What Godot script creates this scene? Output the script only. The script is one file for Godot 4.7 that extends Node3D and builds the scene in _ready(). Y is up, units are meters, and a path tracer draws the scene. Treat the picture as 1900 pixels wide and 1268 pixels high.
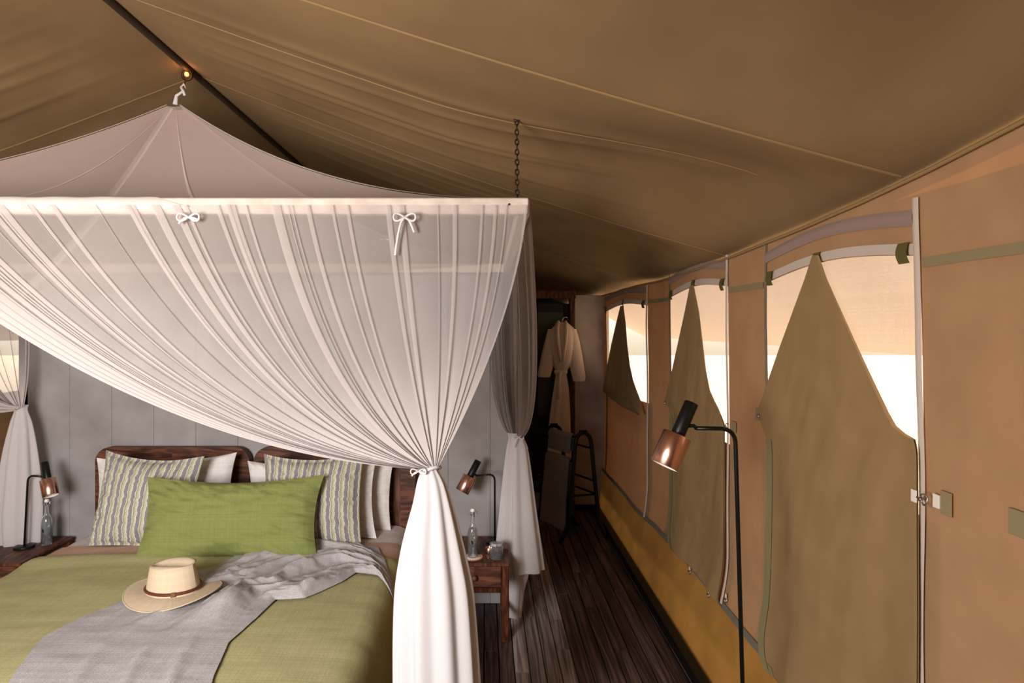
extends Node3D
# A safari tent bedroom. x right, y up, depth D = -z from the camera (metres).

const F := 1150.0          # focal length in pixels of the 1900 x 1268 frame
const CX := 900.0
const CY := 605.0
const EYE := 1.65
const MID := -1.33         # x of the ridge
const DF := 2.0            # depth of the front rail of the bed canopy
const DR := 3.6            # depth of its rear rail
const BW := 3.69           # depth of the partition behind the bed
const FW := 5.58           # depth of the far partition with the door

var rng := RandomNumberGenerator.new()
var M := {}
var used := {}
var nz := FastNoiseLite.new()

func P(x: float, y: float, d: float) -> Vector3:      # a point at depth d
	return Vector3((x - CX) * d / F, EYE - (y - CY) * d / F, -d)

# ------------------------------------------------------------------ naming
func numbered(n: String) -> String:
	if not used.has(n):
		used[n] = 0
		return n
	used[n] += 1
	return "%s_%03d" % [n, used[n]]

func tag(o: Node3D, label: String, category: String, group := "", kind := "") -> Node3D:
	if label != "": o.set_meta("label", label)
	if category != "": o.set_meta("category", category)
	if group != "": o.set_meta("group", group)
	if kind != "": o.set_meta("kind", kind)
	return o

func thing(n: String, at: Vector3, label: String, category: String, group := "", turn := 0.0) -> Node3D:
	var o := Node3D.new()
	o.name = numbered(n)
	add_child(o)
	o.position = at
	o.rotation.y = turn
	tag(o, label, category, group)
	return o

func part(n: String, mesh: Mesh, mat: Material, parent: Node = null, at := Vector3.ZERO) -> MeshInstance3D:
	var o := MeshInstance3D.new()
	o.mesh = mesh
	o.material_override = mat
	if parent == null:
		o.name = numbered(n)
		add_child(o)
	else:
		o.name = n
		parent.add_child(o, true)
	o.position = at
	return o

func struct(n: String, label := "", category := "") -> Node3D:
	var o := Node3D.new()
	o.name = n
	add_child(o)
	tag(o, label, category, "", "structure")
	return o

# ------------------------------------------------------------------ shapes
func new_st() -> SurfaceTool:
	var st := SurfaceTool.new()
	st.begin(Mesh.PRIMITIVE_TRIANGLES)
	return st

func add_grid(st: SurfaceTool, base: int, nu: int, nv: int, f: Callable, flip := false, col = null, uvs := Vector2.ONE) -> int:
	for j in nv + 1:
		for i in nu + 1:
			var u := float(i) / nu
			var v := float(j) / nv
			st.set_uv(Vector2(u * uvs.x, v * uvs.y))
			if col != null: st.set_color(col.call(u, v))
			st.add_vertex(f.call(u, v))
	for j in nv:
		for i in nu:
			var a := base + j * (nu + 1) + i
			var b := a + 1
			var c := a + nu + 1
			var d := c + 1
			if flip:
				for k in [a, c, b, b, c, d]: st.add_index(k)
			else:
				for k in [a, b, c, b, d, c]: st.add_index(k)
	return base + (nu + 1) * (nv + 1)

func grid(nu: int, nv: int, f: Callable, flip := false, col = null, uvs := Vector2.ONE) -> ArrayMesh:
	var st := new_st()
	add_grid(st, 0, nu, nv, f, flip, col, uvs)
	st.generate_normals()
	return st.commit()

func quad(st: SurfaceTool, a: Vector3, b: Vector3, c: Vector3, d: Vector3, out: Vector3) -> void:
	# flat quad whose front looks along out
	var n := (b - a).cross(d - a)
	if n.length() < 1e-12: n = (c - a).cross(d - a)
	var seq := [a, b, c, a, c, d]
	if n.dot(out) > 0: seq = [a, c, b, a, d, c]
	for p in seq: st.add_vertex(p)

func add_box(st: SurfaceTool, at: Vector3, size: Vector3, bev := 0.004, turn := Basis.IDENTITY) -> void:
	st.set_smooth_group(-1)
	var h := size / 2.0
	var b: float = minf(bev, minf(h.x, minf(h.y, h.z)) * 0.6)
	var T := Transform3D(turn, at)
	for ax in 3:
		var u := (ax + 1) % 3
		var w := (ax + 2) % 3
		for s in [-1.0, 1.0]:
			var q := []
			for k in [[-1, -1], [1, -1], [1, 1], [-1, 1]]:
				var p := Vector3.ZERO
				p[ax] = s * h[ax]
				p[u] = k[0] * (h[u] - b)
				p[w] = k[1] * (h[w] - b)
				q.append(T * p)
			var o := Vector3.ZERO
			o[ax] = s
			quad(st, q[0], q[1], q[2], q[3], turn * o)
		for su in [-1.0, 1.0]:
			for sw in [-1.0, 1.0]:
				var q2 := []
				for k in [[-1, 0], [1, 0], [1, 1], [-1, 1]]:
					var p := Vector3.ZERO
					p[ax] = k[0] * (h[ax] - b)
					p[u] = su * (h[u] if k[1] == 0 else h[u] - b)
					p[w] = sw * (h[w] - b if k[1] == 0 else h[w])
					q2.append(T * p)
				var o2 := Vector3.ZERO
				o2[u] = su
				o2[w] = sw
				quad(st, q2[0], q2[1], q2[2], q2[3], turn * o2)
	for sx in [-1.0, 1.0]:
		for sy in [-1.0, 1.0]:
			for sz in [-1.0, 1.0]:
				var a := T * Vector3(sx * h.x, sy * (h.y - b), sz * (h.z - b))
				var c := T * Vector3(sx * (h.x - b), sy * h.y, sz * (h.z - b))
				var d := T * Vector3(sx * (h.x - b), sy * (h.y - b), sz * h.z)
				var o3 := turn * Vector3(sx, sy, sz)
				var seq := [a, c, d]
				if (c - a).cross(d - a).dot(o3) > 0: seq = [a, d, c]
				for p in seq: st.add_vertex(p)

func box(size: Vector3, bev := 0.004, at := Vector3.ZERO, turn := Basis.IDENTITY) -> ArrayMesh:
	var st := new_st()
	add_box(st, at, size, bev, turn)
	st.generate_normals()
	return st.commit()

func add_tube(st: SurfaceTool, base: int, pts: Array, rad, sides := 10, closed := false) -> int:
	# rad: a number or an array of radii
	var n := pts.size()
	var nrm := Vector3.ZERO
	var rings := []
	for i in n:
		var t: Vector3
		if closed: t = (pts[(i + 1) % n] - pts[(i - 1 + n) % n]).normalized()
		else: t = (pts[mini(i + 1, n - 1)] - pts[maxi(i - 1, 0)]).normalized()
		if i == 0:
			nrm = t.cross(Vector3.UP)
			if nrm.length() < 0.05: nrm = t.cross(Vector3.RIGHT)
			nrm = nrm.normalized()
		else:
			nrm = (nrm - t * nrm.dot(t)).normalized()
		var bi := t.cross(nrm)
		var r: float = rad[i] if rad is Array else rad
		var ring := []
		for k in sides:
			var a := TAU * k / sides
			ring.append(pts[i] + (nrm * cos(a) + bi * sin(a)) * r)
		rings.append(ring)
	st.set_smooth_group(0)
	for ring in rings:
		for p in ring: st.add_vertex(p)
	var m := n if closed else n - 1
	for i in m:
		for k in sides:
			var a := base + i * sides + k
			var b := base + i * sides + (k + 1) % sides
			var c := base + ((i + 1) % n) * sides + k
			var d := base + ((i + 1) % n) * sides + (k + 1) % sides
			for q in [a, b, c, b, d, c]: st.add_index(q)
	base += n * sides
	if not closed:
		for e in [0, n - 1]:
			var cpt: Vector3 = pts[e]
			st.add_vertex(cpt)
			for p in rings[e]: st.add_vertex(p)
			for k in sides:
				var a := base + 1 + k
				var b := base + 1 + (k + 1) % sides
				if e == 0:
					for q in [base, b, a]: st.add_index(q)
				else:
					for q in [base, a, b]: st.add_index(q)
			base += sides + 1
	return base

func tube(pts: Array, rad, sides := 10, closed := false) -> ArrayMesh:
	var st := new_st()
	add_tube(st, 0, pts, rad, sides, closed)
	st.generate_normals()
	return st.commit()

func bent(pts: Array, r: float, k := 6) -> Array:      # rounds the corners of a polyline
	var out := [pts[0]]
	for i in range(1, pts.size() - 1):
		var a: Vector3 = pts[i] + (pts[i - 1] - pts[i]).limit_length(r)
		var c: Vector3 = pts[i] + (pts[i + 1] - pts[i]).limit_length(r)
		for j in k + 1:
			var t := float(j) / k
			out.append(a.lerp(pts[i], t).lerp(pts[i].lerp(c, t), t))
	out.append(pts[-1])
	return out

func lathe(prof: Array, sides := 32, turn := Basis.IDENTITY, at := Vector3.ZERO) -> ArrayMesh:
	# prof: Vector2(radius, height) from the bottom outside upwards
	var st := new_st()
	var n := prof.size()
	for i in n:
		for k in sides + 1:
			var a := TAU * k / sides
			st.set_uv(Vector2(float(k) / sides, float(i) / (n - 1)))
			st.add_vertex(turn * Vector3(cos(a) * prof[i].x, prof[i].y, sin(a) * prof[i].x) + at)
	for i in n - 1:
		for k in sides:
			var a := i * (sides + 1) + k
			var b := a + 1
			var c := a + sides + 1
			var d := c + 1
			for q in [a, b, c, b, d, c]: st.add_index(q)
	st.generate_normals()
	return st.commit()

func hard(prof: Array, e := 0.0006) -> Array:     # doubles the corners of a profile so that they stay crisp
	var out := []
	for i in prof.size():
		var p: Vector2 = prof[i]
		if i > 0: out.append(p + (prof[i - 1] - p).limit_length(e))
		if i == 0 or i == prof.size() - 1: out.append(p)
		if i < prof.size() - 1: out.append(p + (prof[i + 1] - p).limit_length(e))
	return out

func loft(secs: Array, sides: int, folds: float, amp: float, ph := 0.0, caps := false) -> ArrayMesh:
	# secs: [centre, half width along x, half depth along z]; folded cloth tube
	var st := new_st()
	var n := secs.size()
	for i in n:
		var s: Array = secs[i]
		for k in sides + 1:
			var a := TAU * k / sides
			var g := 1.0 + amp * sin(folds * a + ph + 1.1 * sin(2.0 * a + ph)) * float(s[3] if s.size() > 3 else 1.0)
			st.set_uv(Vector2(float(k) / sides, float(i) / (n - 1)))
			st.add_vertex(s[0] + Vector3(cos(a) * s[1] * g, 0, sin(a) * s[2] * g))
	for i in n - 1:
		for k in sides:
			var a := i * (sides + 1) + k
			var b := a + 1
			var c := a + sides + 1
			var d := c + 1
			for q in [a, c, b, b, c, d]: st.add_index(q)
	st.generate_normals()
	return st.commit()

func refine(secs: Array, k: int) -> Array:        # smooth in-between sections
	var out := []
	for i in secs.size() - 1:
		var a: Array = secs[maxi(i - 1, 0)]
		var b: Array = secs[i]
		var c: Array = secs[i + 1]
		var d: Array = secs[mini(i + 2, secs.size() - 1)]
		for j in k:
			var t := float(j) / k
			var s := [b[0].cubic_interpolate(c[0], a[0], d[0], t)]
			for q in range(1, b.size()): s.append(cubic_interpolate(b[q], c[q], a[q], d[q], t))
			out.append(s)
	out.append(secs[-1])
	return out

func along(table: Array, x: float) -> float:      # piecewise linear look-up of [[x, y], ...]
	if x <= table[0][0]: return table[0][1]
	for i in range(1, table.size()):
		if x <= table[i][0]:
			return lerpf(table[i - 1][1], table[i][1], (x - table[i - 1][0]) / (table[i][0] - table[i - 1][0]))
	return table[-1][1]

func on_line(pts: Array, t: float) -> Vector3:    # point at share t of a polyline
	var L := 0.0
	for i in range(1, pts.size()): L += pts[i].distance_to(pts[i - 1])
	var want := t * L
	for i in range(1, pts.size()):
		var l: float = pts[i].distance_to(pts[i - 1])
		if want <= l or i == pts.size() - 1: return pts[i - 1].lerp(pts[i], want / maxf(l, 1e-9))
		want -= l
	return pts[-1]

# ------------------------------------------------------------------ materials
func mat(r: float, g: float, b: float, rough := 0.9, metal := 0.0) -> StandardMaterial3D:
	var m := StandardMaterial3D.new()
	m.albedo_color = Color(r / 255.0, g / 255.0, b / 255.0)
	m.roughness = rough
	m.metallic = metal
	m.metallic_specular = 0.35
	return m

func tri(m: StandardMaterial3D, tex: Texture2D, scale: Vector3, world := false) -> StandardMaterial3D:
	m.albedo_texture = tex
	m.uv1_triplanar = true
	m.uv1_world_triplanar = world
	m.uv1_scale = scale
	return m

func lit_through(m: StandardMaterial3D, k: float) -> StandardMaterial3D:
	m.backlight_enabled = true
	m.backlight = Color(k, k, k)
	return m

func weave(n: int, threads: int, lo: float, streak: float, sd: int) -> ImageTexture:
	var im := Image.create(n, n, false, Image.FORMAT_RGB8)
	var no := FastNoiseLite.new()
	no.seed = sd
	no.frequency = 0.9
	var r := RandomNumberGenerator.new()
	r.seed = sd
	var row := []
	var colm := []
	for i in threads:
		row.append(r.randf())
		colm.append(r.randf())
	for y in n:
		for x in n:
			var tx := int(float(x) * threads / n)
			var ty := int(float(y) * threads / n)
			var fx := fmod(float(x) * threads / n, 1.0)
			var fy := fmod(float(y) * threads / n, 1.0)
			var over := (tx + ty) % 2 == 0
			var bump := sin(PI * (fy if over else fx))
			var v: float = lo + (1.0 - lo) * (0.55 * bump + 0.45 * (row[ty] if over else colm[tx]))
			v *= 1.0 - streak * 0.5 * (1.0 + no.get_noise_2d(x * 0.06, y * 0.9))
			im.set_pixel(x, y, Color(v, v, v))
	return ImageTexture.create_from_image(im)

func cloudy(lo: Color, hi: Color, freq: float, sd: int, oct := 4) -> NoiseTexture2D:
	var t := NoiseTexture2D.new()
	t.width = 512
	t.height = 512
	t.seamless = true
	var n := FastNoiseLite.new()
	n.seed = sd
	n.frequency = freq
	n.fractal_octaves = oct
	t.noise = n
	var g := Gradient.new()
	g.set_color(0, lo)
	g.set_color(1, hi)
	t.color_ramp = g
	return t

func wood_tex(dark: Color, light: Color, sd: int, across := false) -> ImageTexture:   # grain runs along v
	var w := 256
	var h := 512
	var im := Image.create(h if across else w, w if across else h, false, Image.FORMAT_RGB8)
	var n := FastNoiseLite.new()
	n.seed = sd
	n.frequency = 0.02
	n.fractal_octaves = 3
	var n2 := FastNoiseLite.new()
	n2.seed = sd + 7
	n2.frequency = 0.25
	for y in h:
		for x in w:
			var ring := sin((x * 0.16 + 7.0 * n.get_noise_2d(x * 0.7, y * 0.12)) * 1.3)
			var fine := n2.get_noise_2d(x * 1.0, y * 0.035)
			var t := clampf(0.5 + 0.25 * ring + 0.45 * fine + 0.3 * n.get_noise_2d(x * 2.0 + 300, y * 0.3), 0, 1)
			if across: im.set_pixel(y, x, dark.lerp(light, t))
			else: im.set_pixel(x, y, dark.lerp(light, t))
	return ImageTexture.create_from_image(im)

func stripes() -> ImageTexture:
	var n := 512
	var im := Image.create(n, n, false, Image.FORMAT_RGB8)
	var no := FastNoiseLite.new()
	no.seed = 5
	no.frequency = 0.03
	var fine := FastNoiseLite.new()
	fine.seed = 9
	fine.frequency = 0.35
	var cols := [Color8(128, 124, 130), Color8(198, 190, 178), Color8(154, 153, 118), Color8(180, 176, 156)]
	for y in n:
		for x in n:
			var xx := x + 4.0 * no.get_noise_2d(0.0, y * 1.0) + 1.2 * sin(y * 0.13)
			var k := fposmod(xx / 44.0, 1.0)
			var c: Color
			if k < 0.40: c = cols[0]
			elif k < 0.46: c = Color8(216, 208, 197)
			elif k < 0.66: c = cols[2]
			elif k < 0.88: c = cols[3]
			elif k < 0.94: c = Color8(216, 208, 197)
			else: c = cols[2]
			var v := 1.0 + 0.22 * fine.get_noise_2d(x * 0.25, y * 1.3) + 0.14 * fine.get_noise_2d(x * 1.5 + 90, y * 0.3)
			im.set_pixel(x, y, Color(c.r * v, c.g * v, c.b * v))
	return ImageTexture.create_from_image(im)

func make_materials() -> void:
	var wv := weave(256, 64, 0.78, 0.12, 1)
	var linen := weave(256, 64, 0.72, 0.35, 2)
	var cl := cloudy(Color(0.84, 0.83, 0.82), Color(1, 1, 1), 0.006, 11)
	var soft := cloudy(Color(0.93, 0.92, 0.91), Color(1, 1, 1), 0.012, 13)
	var canvas := weave(256, 96, 0.84, 0.12, 12)
	var wood := wood_tex(Color8(46, 25, 18), Color8(122, 74, 53), 3)
	var woodx := wood_tex(Color8(46, 25, 18), Color8(122, 74, 53), 5, true)
	var wood2 := wood_tex(Color8(44, 24, 16), Color8(120, 70, 46), 8)
	M.roof = lit_through(tri(mat(140, 114, 79, 0.95), cl, Vector3(0.5, 0.5, 0.5), true), 0.015)
	M.seam = mat(148, 120, 80, 0.95)
	M.ridge = mat(52, 38, 24, 0.9)
	M.wall = lit_through(tri(mat(171, 136, 100, 0.95), soft, Vector3(0.8, 0.8, 0.8), true), 0.30)
	M.wall.backlight = Color(0.40, 0.31, 0.24)
	M.flap = lit_through(tri(mat(152, 124, 84, 0.95), soft, Vector3(0.9, 0.9, 0.9), true), 0.2)
	M.flapthin = lit_through(mat(214, 164, 112, 0.95), 0.9)
	M.band = lit_through(mat(132, 122, 84, 0.95), 0.3)
	M.skirt = lit_through(tri(mat(176, 126, 60, 0.85), cl, Vector3(1.1, 1.1, 1.1), true), 0.35)
	M.waist = mat(112, 104, 88, 0.9)
	M.tape = lit_through(mat(196, 180, 166, 0.9), 0.2)
	M.header = mat(150, 126, 116, 0.95)
	M.tab = mat(92, 84, 44, 0.95)
	M.patch = mat(140, 124, 92, 0.95)
	M.strap = mat(226, 216, 202, 0.9)
	M.fly = lit_through(mat(214, 190, 160, 0.95), 0.40)
	M.ground = mat(206, 188, 160, 1.0)
	var scr := mat(236, 214, 190, 1.0)
	scr.transparency = BaseMaterial3D.TRANSPARENCY_ALPHA
	scr.albedo_color.a = 0.42
	scr = tri(scr, weave(256, 40, 0.6, 0.4, 6), Vector3(5, 5, 5))
	scr = lit_through(scr, 0.9)
	M.screen = scr
	var net := mat(216, 206, 202, 1.0)
	net.transparency = BaseMaterial3D.TRANSPARENCY_ALPHA
	net.vertex_color_use_as_albedo = true
	M.net = lit_through(net, 0.8)
	M.nettop = lit_through(mat(226, 204, 198, 1.0), 0.7)
	M.nettop.transparency = BaseMaterial3D.TRANSPARENCY_ALPHA
	M.nettop.albedo_color.a = 0.42
	M.nettape = lit_through(mat(214, 206, 202, 1.0), 0.7)
	M.nettape.transparency = BaseMaterial3D.TRANSPARENCY_ALPHA
	M.nettape.albedo_color.a = 0.85
	M.netcloth = lit_through(mat(204, 200, 200, 1.0), 0.4)
	M.netsheer = lit_through(mat(216, 210, 209, 1.0), 0.6)
	M.netsheer.transparency = BaseMaterial3D.TRANSPARENCY_ALPHA
	M.netsheer.albedo_color.a = 0.72
	M.rail = tri(mat(212, 198, 186, 0.8), cl, Vector3(3, 3, 3))
	M.greywall = tri(mat(160, 156, 155, 0.8), cl, Vector3(0.9, 0.9, 0.9), true)
	M.farwall = tri(mat(196, 180, 170, 0.8), cl, Vector3(0.9, 0.9, 0.9), true)
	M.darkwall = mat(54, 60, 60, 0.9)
	M.wood = tri(mat(255, 255, 255, 0.5), wood, Vector3(1.6, 1.6, 1.6))
	M.woodh = tri(mat(255, 255, 255, 0.5), woodx, Vector3(1.5, 2.2, 1.5))
	M.jamb = tri(mat(255, 235, 215, 0.5), wood2, Vector3(2, 2, 2))
	M.planks = []
	var tones := [Color8(214, 208, 206), Color8(150, 132, 128), Color8(246, 243, 240), Color8(196, 178, 172), Color8(250, 238, 234)]  # the paler board tones have the lit strip painted into them
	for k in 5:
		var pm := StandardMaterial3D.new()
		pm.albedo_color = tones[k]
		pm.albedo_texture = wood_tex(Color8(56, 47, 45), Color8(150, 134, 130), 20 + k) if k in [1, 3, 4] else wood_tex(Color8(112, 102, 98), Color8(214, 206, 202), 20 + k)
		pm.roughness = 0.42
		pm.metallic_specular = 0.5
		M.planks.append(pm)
	M.subfloor = mat(14, 11, 10, 0.9)
	M.black = mat(16, 15, 15, 0.42)
	M.blackm = mat(22, 21, 21, 0.35, 0.3)
	M.iron = mat(60, 46, 34, 0.5, 0.8)
	M.copper = mat(216, 168, 150, 0.26, 1.0)
	M.shadein = mat(232, 222, 214, 0.7)
	M.steel = mat(180, 178, 174, 0.3, 1.0)
	M.sheet = tri(mat(240, 224, 216, 0.95), wv, Vector3(5, 5, 5))
	M.turned = tri(mat(216, 178, 154, 0.95), wv, Vector3(5, 5, 5))
	M.pillow = tri(mat(252, 246, 240, 0.95), wv, Vector3(5, 5, 5))
	M.spread = tri(mat(234, 226, 164, 1.0), linen, Vector3(7, 7, 7))
	M.green = tri(mat(172, 180, 104, 1.0), linen, Vector3(9, 9, 9))
	M.throw = tri(mat(236, 230, 230, 1.0), linen, Vector3(8, 8, 3))
	M.stripe = mat(255, 255, 255, 0.95)
	M.stripe.albedo_texture = stripes()
	M.straw = mat(228, 206, 174, 0.9)
	M.straw.albedo_texture = weave(128, 32, 0.78, 0.1, 4)
	M.straw.uv1_scale = Vector3(6, 3, 1)
	M.leather = mat(92, 48, 34, 0.5)
	M.brass = mat(150, 120, 80, 0.35, 1.0)
	M.towel = tri(mat(216, 202, 196, 1.0), linen, Vector3(9, 9, 9))
	M.robe = mat(238, 216, 198, 0.95)
	M.door = mat(40, 30, 26, 0.5)
	M.pane = mat(70, 76, 68, 0.3)
	var gl := mat(250, 252, 252, 0.03)
	gl.albedo_color.a = 0.06
	gl.refraction_enabled = true
	gl.refraction_scale = 0.05
	gl.metallic_specular = 0.5
	M.glass = gl
	var wt := mat(246, 250, 250, 0.03)
	wt.albedo_color.a = 0.03
	wt.refraction_enabled = true
	wt.refraction_scale = 0.033
	M.water = wt
	M.cork = mat(236, 230, 222, 0.5)
	M.bead = mat(190, 120, 90, 0.6)
	M.coffee = mat(58, 26, 20, 0.9)
	M.crochet = mat(226, 214, 200, 1.0)
	M.bulb = mat(255, 190, 110, 0.4)
	M.bulb.emission_enabled = true
	M.bulb.emission = Color(1.0, 0.62, 0.28)
	M.bulb.emission_energy_multiplier = 2.0

# ------------------------------------------------------------------ the tent
func eave_y(d: float) -> float:
	return 1.925 + 0.165 * exp(-(maxf(d, 1.1) - 1.2) / 1.25)

func wall_x(d: float, y: float) -> float:
	var top := 1.12 - 0.055 * smoothstep(3.9, 4.4, d)
	var base := 1.03
	var x := base + (top - base) * smoothstep(0.0, 1.0, clampf(y / 0.6, 0, 1))
	x += 0.012 * sin(PI * clampf(y / 1.9, 0, 1))
	x += 0.010 * sin(d * 4.1 + 0.6) * clampf(y * 2.0, 0, 1) * clampf((2.0 - y) * 3.0, 0.2, 1)
	x += 0.004 * nz.get_noise_2d(d * 60.0, y * 8.0)
	return x

func W(d: float, y: float, off := 0.0, side := 1) -> Vector3:
	var x := wall_x(d, y) - off
	return Vector3(x if side > 0 else 2.0 * MID - x, y, -d)

func roof_y(x: float, d: float) -> float:
	var s := x if x > MID else 2.0 * MID - x
	var t := (s - MID) / (1.14 - MID)
	var y := lerpf(2.81, eave_y(d), t)
	y -= 0.035 * sin(PI * clampf(t, 0, 1)) * (1.0 + 0.2 * sin(d * 2.3))
	var m := clampf(t * 2.0, 0, 1) * clampf((1.0 - t) * 6.0, 0, 1)
	y += 0.008 * m * nz.get_noise_2d(d * 42.0, t * 5.0) * smoothstep(1.7, 2.2, d) * (1.0 - smoothstep(4.6, 5.4, d))
	if d > 1.7 and d < 5.6:
		for q in [[2.0, 0.10], [2.22, -0.05], [2.36, 0.06], [2.47, -0.04], [2.62, 0.05], [2.98, 0.12], [3.2, -0.06], [3.38, 0.1], [3.66, 0.05], [4.0, -0.08], [4.2, 0.06], [4.7, 0.1], [5.0, -0.05]]:
			y -= 0.0065 * exp(-pow((d - q[0] - q[1] * t) / 0.022, 2)) * smoothstep(0.02, 0.35, t) * (1.0 - smoothstep(0.5, 0.95, t))
	var f := 0.0
	for k in 5:
		var a: float = [-2.0, 0.35, 1.653, 2.87, 4.35][k]
		var b: float = [0.35, 1.653, 2.87, 4.35, 6.0][k]
		if d >= a and d < b: f = pow(sin(PI * (d - a) / (b - a)), 1.4)
	y += 0.11 * f * smoothstep(0.45, 0.88, t) * smoothstep(0.0, 0.10, 1.0 - t)
	return y

func R(x: float, d: float, off := 0.0) -> Vector3:
	return Vector3(x, roof_y(x, d) - off, -d)

const WINS := [[1.61, 2.45], [2.86, 3.74], [4.15, 5.42]]
func top_y(d: float) -> float:        # the arched top edge of the window openings
	for q in WINS:
		if d > q[0] - 0.05 and d < q[1] + 0.05:
			var u: float = clampf((d - q[0]) / (q[1] - q[0]), 0, 1)
			return 1.852 - 0.012 * u + 0.036 * sin(PI * u) - (0.045 if d > 4.0 else 0.0)
	return 1.85

func build_tent() -> void:
	var x1 := 1.15
	var ceil := struct("ceiling", "tan canvas tent roof sloping from a central ridge", "tent roof")
	for s in [1.0, -1.0]:
		part("roof_panel", grid(64, 760, func(u, v): return R(MID + s * u * (x1 - MID + 0.006), -2.0 + v * 10.2), s < 0), M.roof, ceil)
	for sd in [0.35, 1.653, 2.87, 4.35, 6.0]:
		for s in [1.0, -1.0]:
			part("roof_seam", grid(60, 4, func(u, v): return R(MID + s * (0.02 + u * 0.975 * (x1 - MID)), sd + (v - 0.5) * 0.016, 0.001 + 0.002 * sin(PI * v)), s < 0), M.seam, ceil)
	part("roof_seam", grid(60, 4, func(u, v): return R(MID + 0.02 + u * 0.9 * (x1 - MID), 2.1 + (v - 0.5) * 0.007, 0.0005 + 0.002 * sin(PI * v))), M.seam, ceil)
	var rp := []
	for i in 40: rp.append(Vector3(MID + 0.01, 2.795, 2.0 - i * 10.2 / 39.0))
	var trim := part("trim_1", tube(rp, 0.016, 8), M.ridge)
	tag(trim, "dark ridge cord running along the peak of the tent roof", "ridge cord", "", "structure")
	for side in [1, -1]:
		var ep := []
		for i in 70:
			var d := -2.0 + i * 10.2 / 69.0
			ep.append(W(d, eave_y(d) - 0.01, 0.012, side))
		var ec := part("trim_2" if side > 0 else "trim_3", tube(ep, 0.006, 6), M.seam)
		tag(ec, "corded eave seam where roof meets the " + ("right" if side > 0 else "left") + " canvas wall", "seam", "", "structure")
		build_side(side)
	# gable ends and partitions
	var fw := struct("wall_front", "canvas front gable with the wide entrance behind the camera", "wall")
	var st := new_st()
	var dz := 0.28
	add_box(st, Vector3(MID - 1.85, 1.05, dz), Vector3(1.3, 2.1, 0.05))
	add_box(st, Vector3(MID + 1.63, 1.05, dz), Vector3(1.7, 2.1, 0.05))
	st.generate_normals()
	part("gable_panel", st.commit(), M.wall, fw)
	part("gable_peak", gable(2.1, 0.05), M.wall, fw, Vector3(0, 0, dz))
	var ew := struct("wall_end", "dark end wall of the room beyond the door", "wall")
	part("gable_panel", gable(0.0, 0.05), M.darkwall, ew, Vector3(0, 0, -8.2))
	# partition behind the bed: grey panels with upright joints
	var bw := struct("wall_back", "grey panelled partition with upright joints behind the bed", "wall")
	var x := -2.72
	part("wall_core", box(Vector3(2.91, 1.945, 0.05), 0.003, Vector3(-1.265, 0.9725, -BW - 0.031)), M.greywall, bw)
	while x < 0.18:
		var w := minf(0.25, 0.19 - x)
		part("wall_panel", box(Vector3(w - 0.0012, 1.955, 0.012), 0.0012, Vector3(x + w / 2, 0.9775, -BW)), M.greywall, bw)
		x += w
	part("cap_rail", box(Vector3(2.93, 0.02, 0.075), 0.003, Vector3(-1.265, 1.966, -BW - 0.025)), M.greywall, bw)
	var ce := part("trim_4", box(Vector3(0.03, 1.96, 0.09), 0.003, Vector3(-2.745, 0.98, -BW - 0.02)), M.black)
	tag(ce, "dark end post at the left edge of the grey partition", "post", "", "structure")
	# far partition with the door
	var far := struct("wall_far", "far partition of dark and grey panels around the door", "wall")
	part("dark_panel", box(Vector3(0.42, 1.92, 0.04), 0.003, Vector3(0.20, 0.96, -FW - 0.02)), M.darkwall, far)
	part("grey_panel", box(Vector3(0.31, 1.925, 0.05), 0.003, Vector3(0.955, 0.9625, -FW)), M.farwall, far)
	part("left_panel", box(Vector3(1.0, 1.9, 0.04), 0.003, Vector3(-3.3, 0.95, -FW - 0.6)), M.darkwall, far)
	part("skirting", box(Vector3(0.30, 0.05, 0.03), 0.003, Vector3(0.95, 0.025, -FW + 0.04)), M.black, far)
	part("sill_board", box(Vector3(0.24, 0.15, 0.1), 0.006, Vector3(0.46, 0.075, -FW + 0.03)), M.greywall, far)
	build_door()
	# outside: awning of the fly sheet and the bright bare ground
	for side in [1, -1]:
		var f := part("trim_5" if side > 0 else "trim_6", grid(20, 80, func(u, v):
			var xx: float = 1.2 + u * 1.0
			var yy: float = 2.08 - 0.58 * u - 0.03 * sin(PI * u)
			return Vector3(xx if side > 0 else 2.0 * MID - xx, yy, 2.5 - v * 11.0)), M.fly)
		tag(f, "pale canvas awning outside the " + ("right" if side > 0 else "left") + " windows", "awning", "", "structure")
	var gr := part("ground", box(Vector3(80, 0.1, 80), 0.01, Vector3(0, -0.45, -3)), M.ground)
	tag(gr, "pale bare ground outside the tent", "ground", "", "structure")

func gable(y0: float, t: float) -> ArrayMesh:
	var st := new_st()
	st.set_smooth_group(-1)
	var p := [Vector2(MID - 2.5, y0), Vector2(MID + 2.5, y0), Vector2(MID + 2.5, 1.94), Vector2(MID, 2.80), Vector2(MID - 2.5, 1.94)]
	for i in range(1, 4):
		for z in [t / 2, -t / 2]:
			var a := Vector3(p[0].x, p[0].y, z)
			var b := Vector3(p[i].x, p[i].y, z)
			var c := Vector3(p[i + 1].x, p[i + 1].y, z)
			for q in ([a, c, b] if z > 0 else [a, b, c]): st.add_vertex(q)
	for i in 5:
		var a2: Vector2 = p[i]
		var b2: Vector2 = p[(i + 1) % 5]
		var o := Vector2(b2.y - a2.y, a2.x - b2.x)
		quad(st, Vector3(a2.x, a2.y, t / 2), Vector3(b2.x, b2.y, t / 2), Vector3(b2.x, b2.y, -t / 2), Vector3(a2.x, a2.y, -t / 2), Vector3(o.x, o.y, 0))
	st.generate_normals()
	return st.commit()

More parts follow.
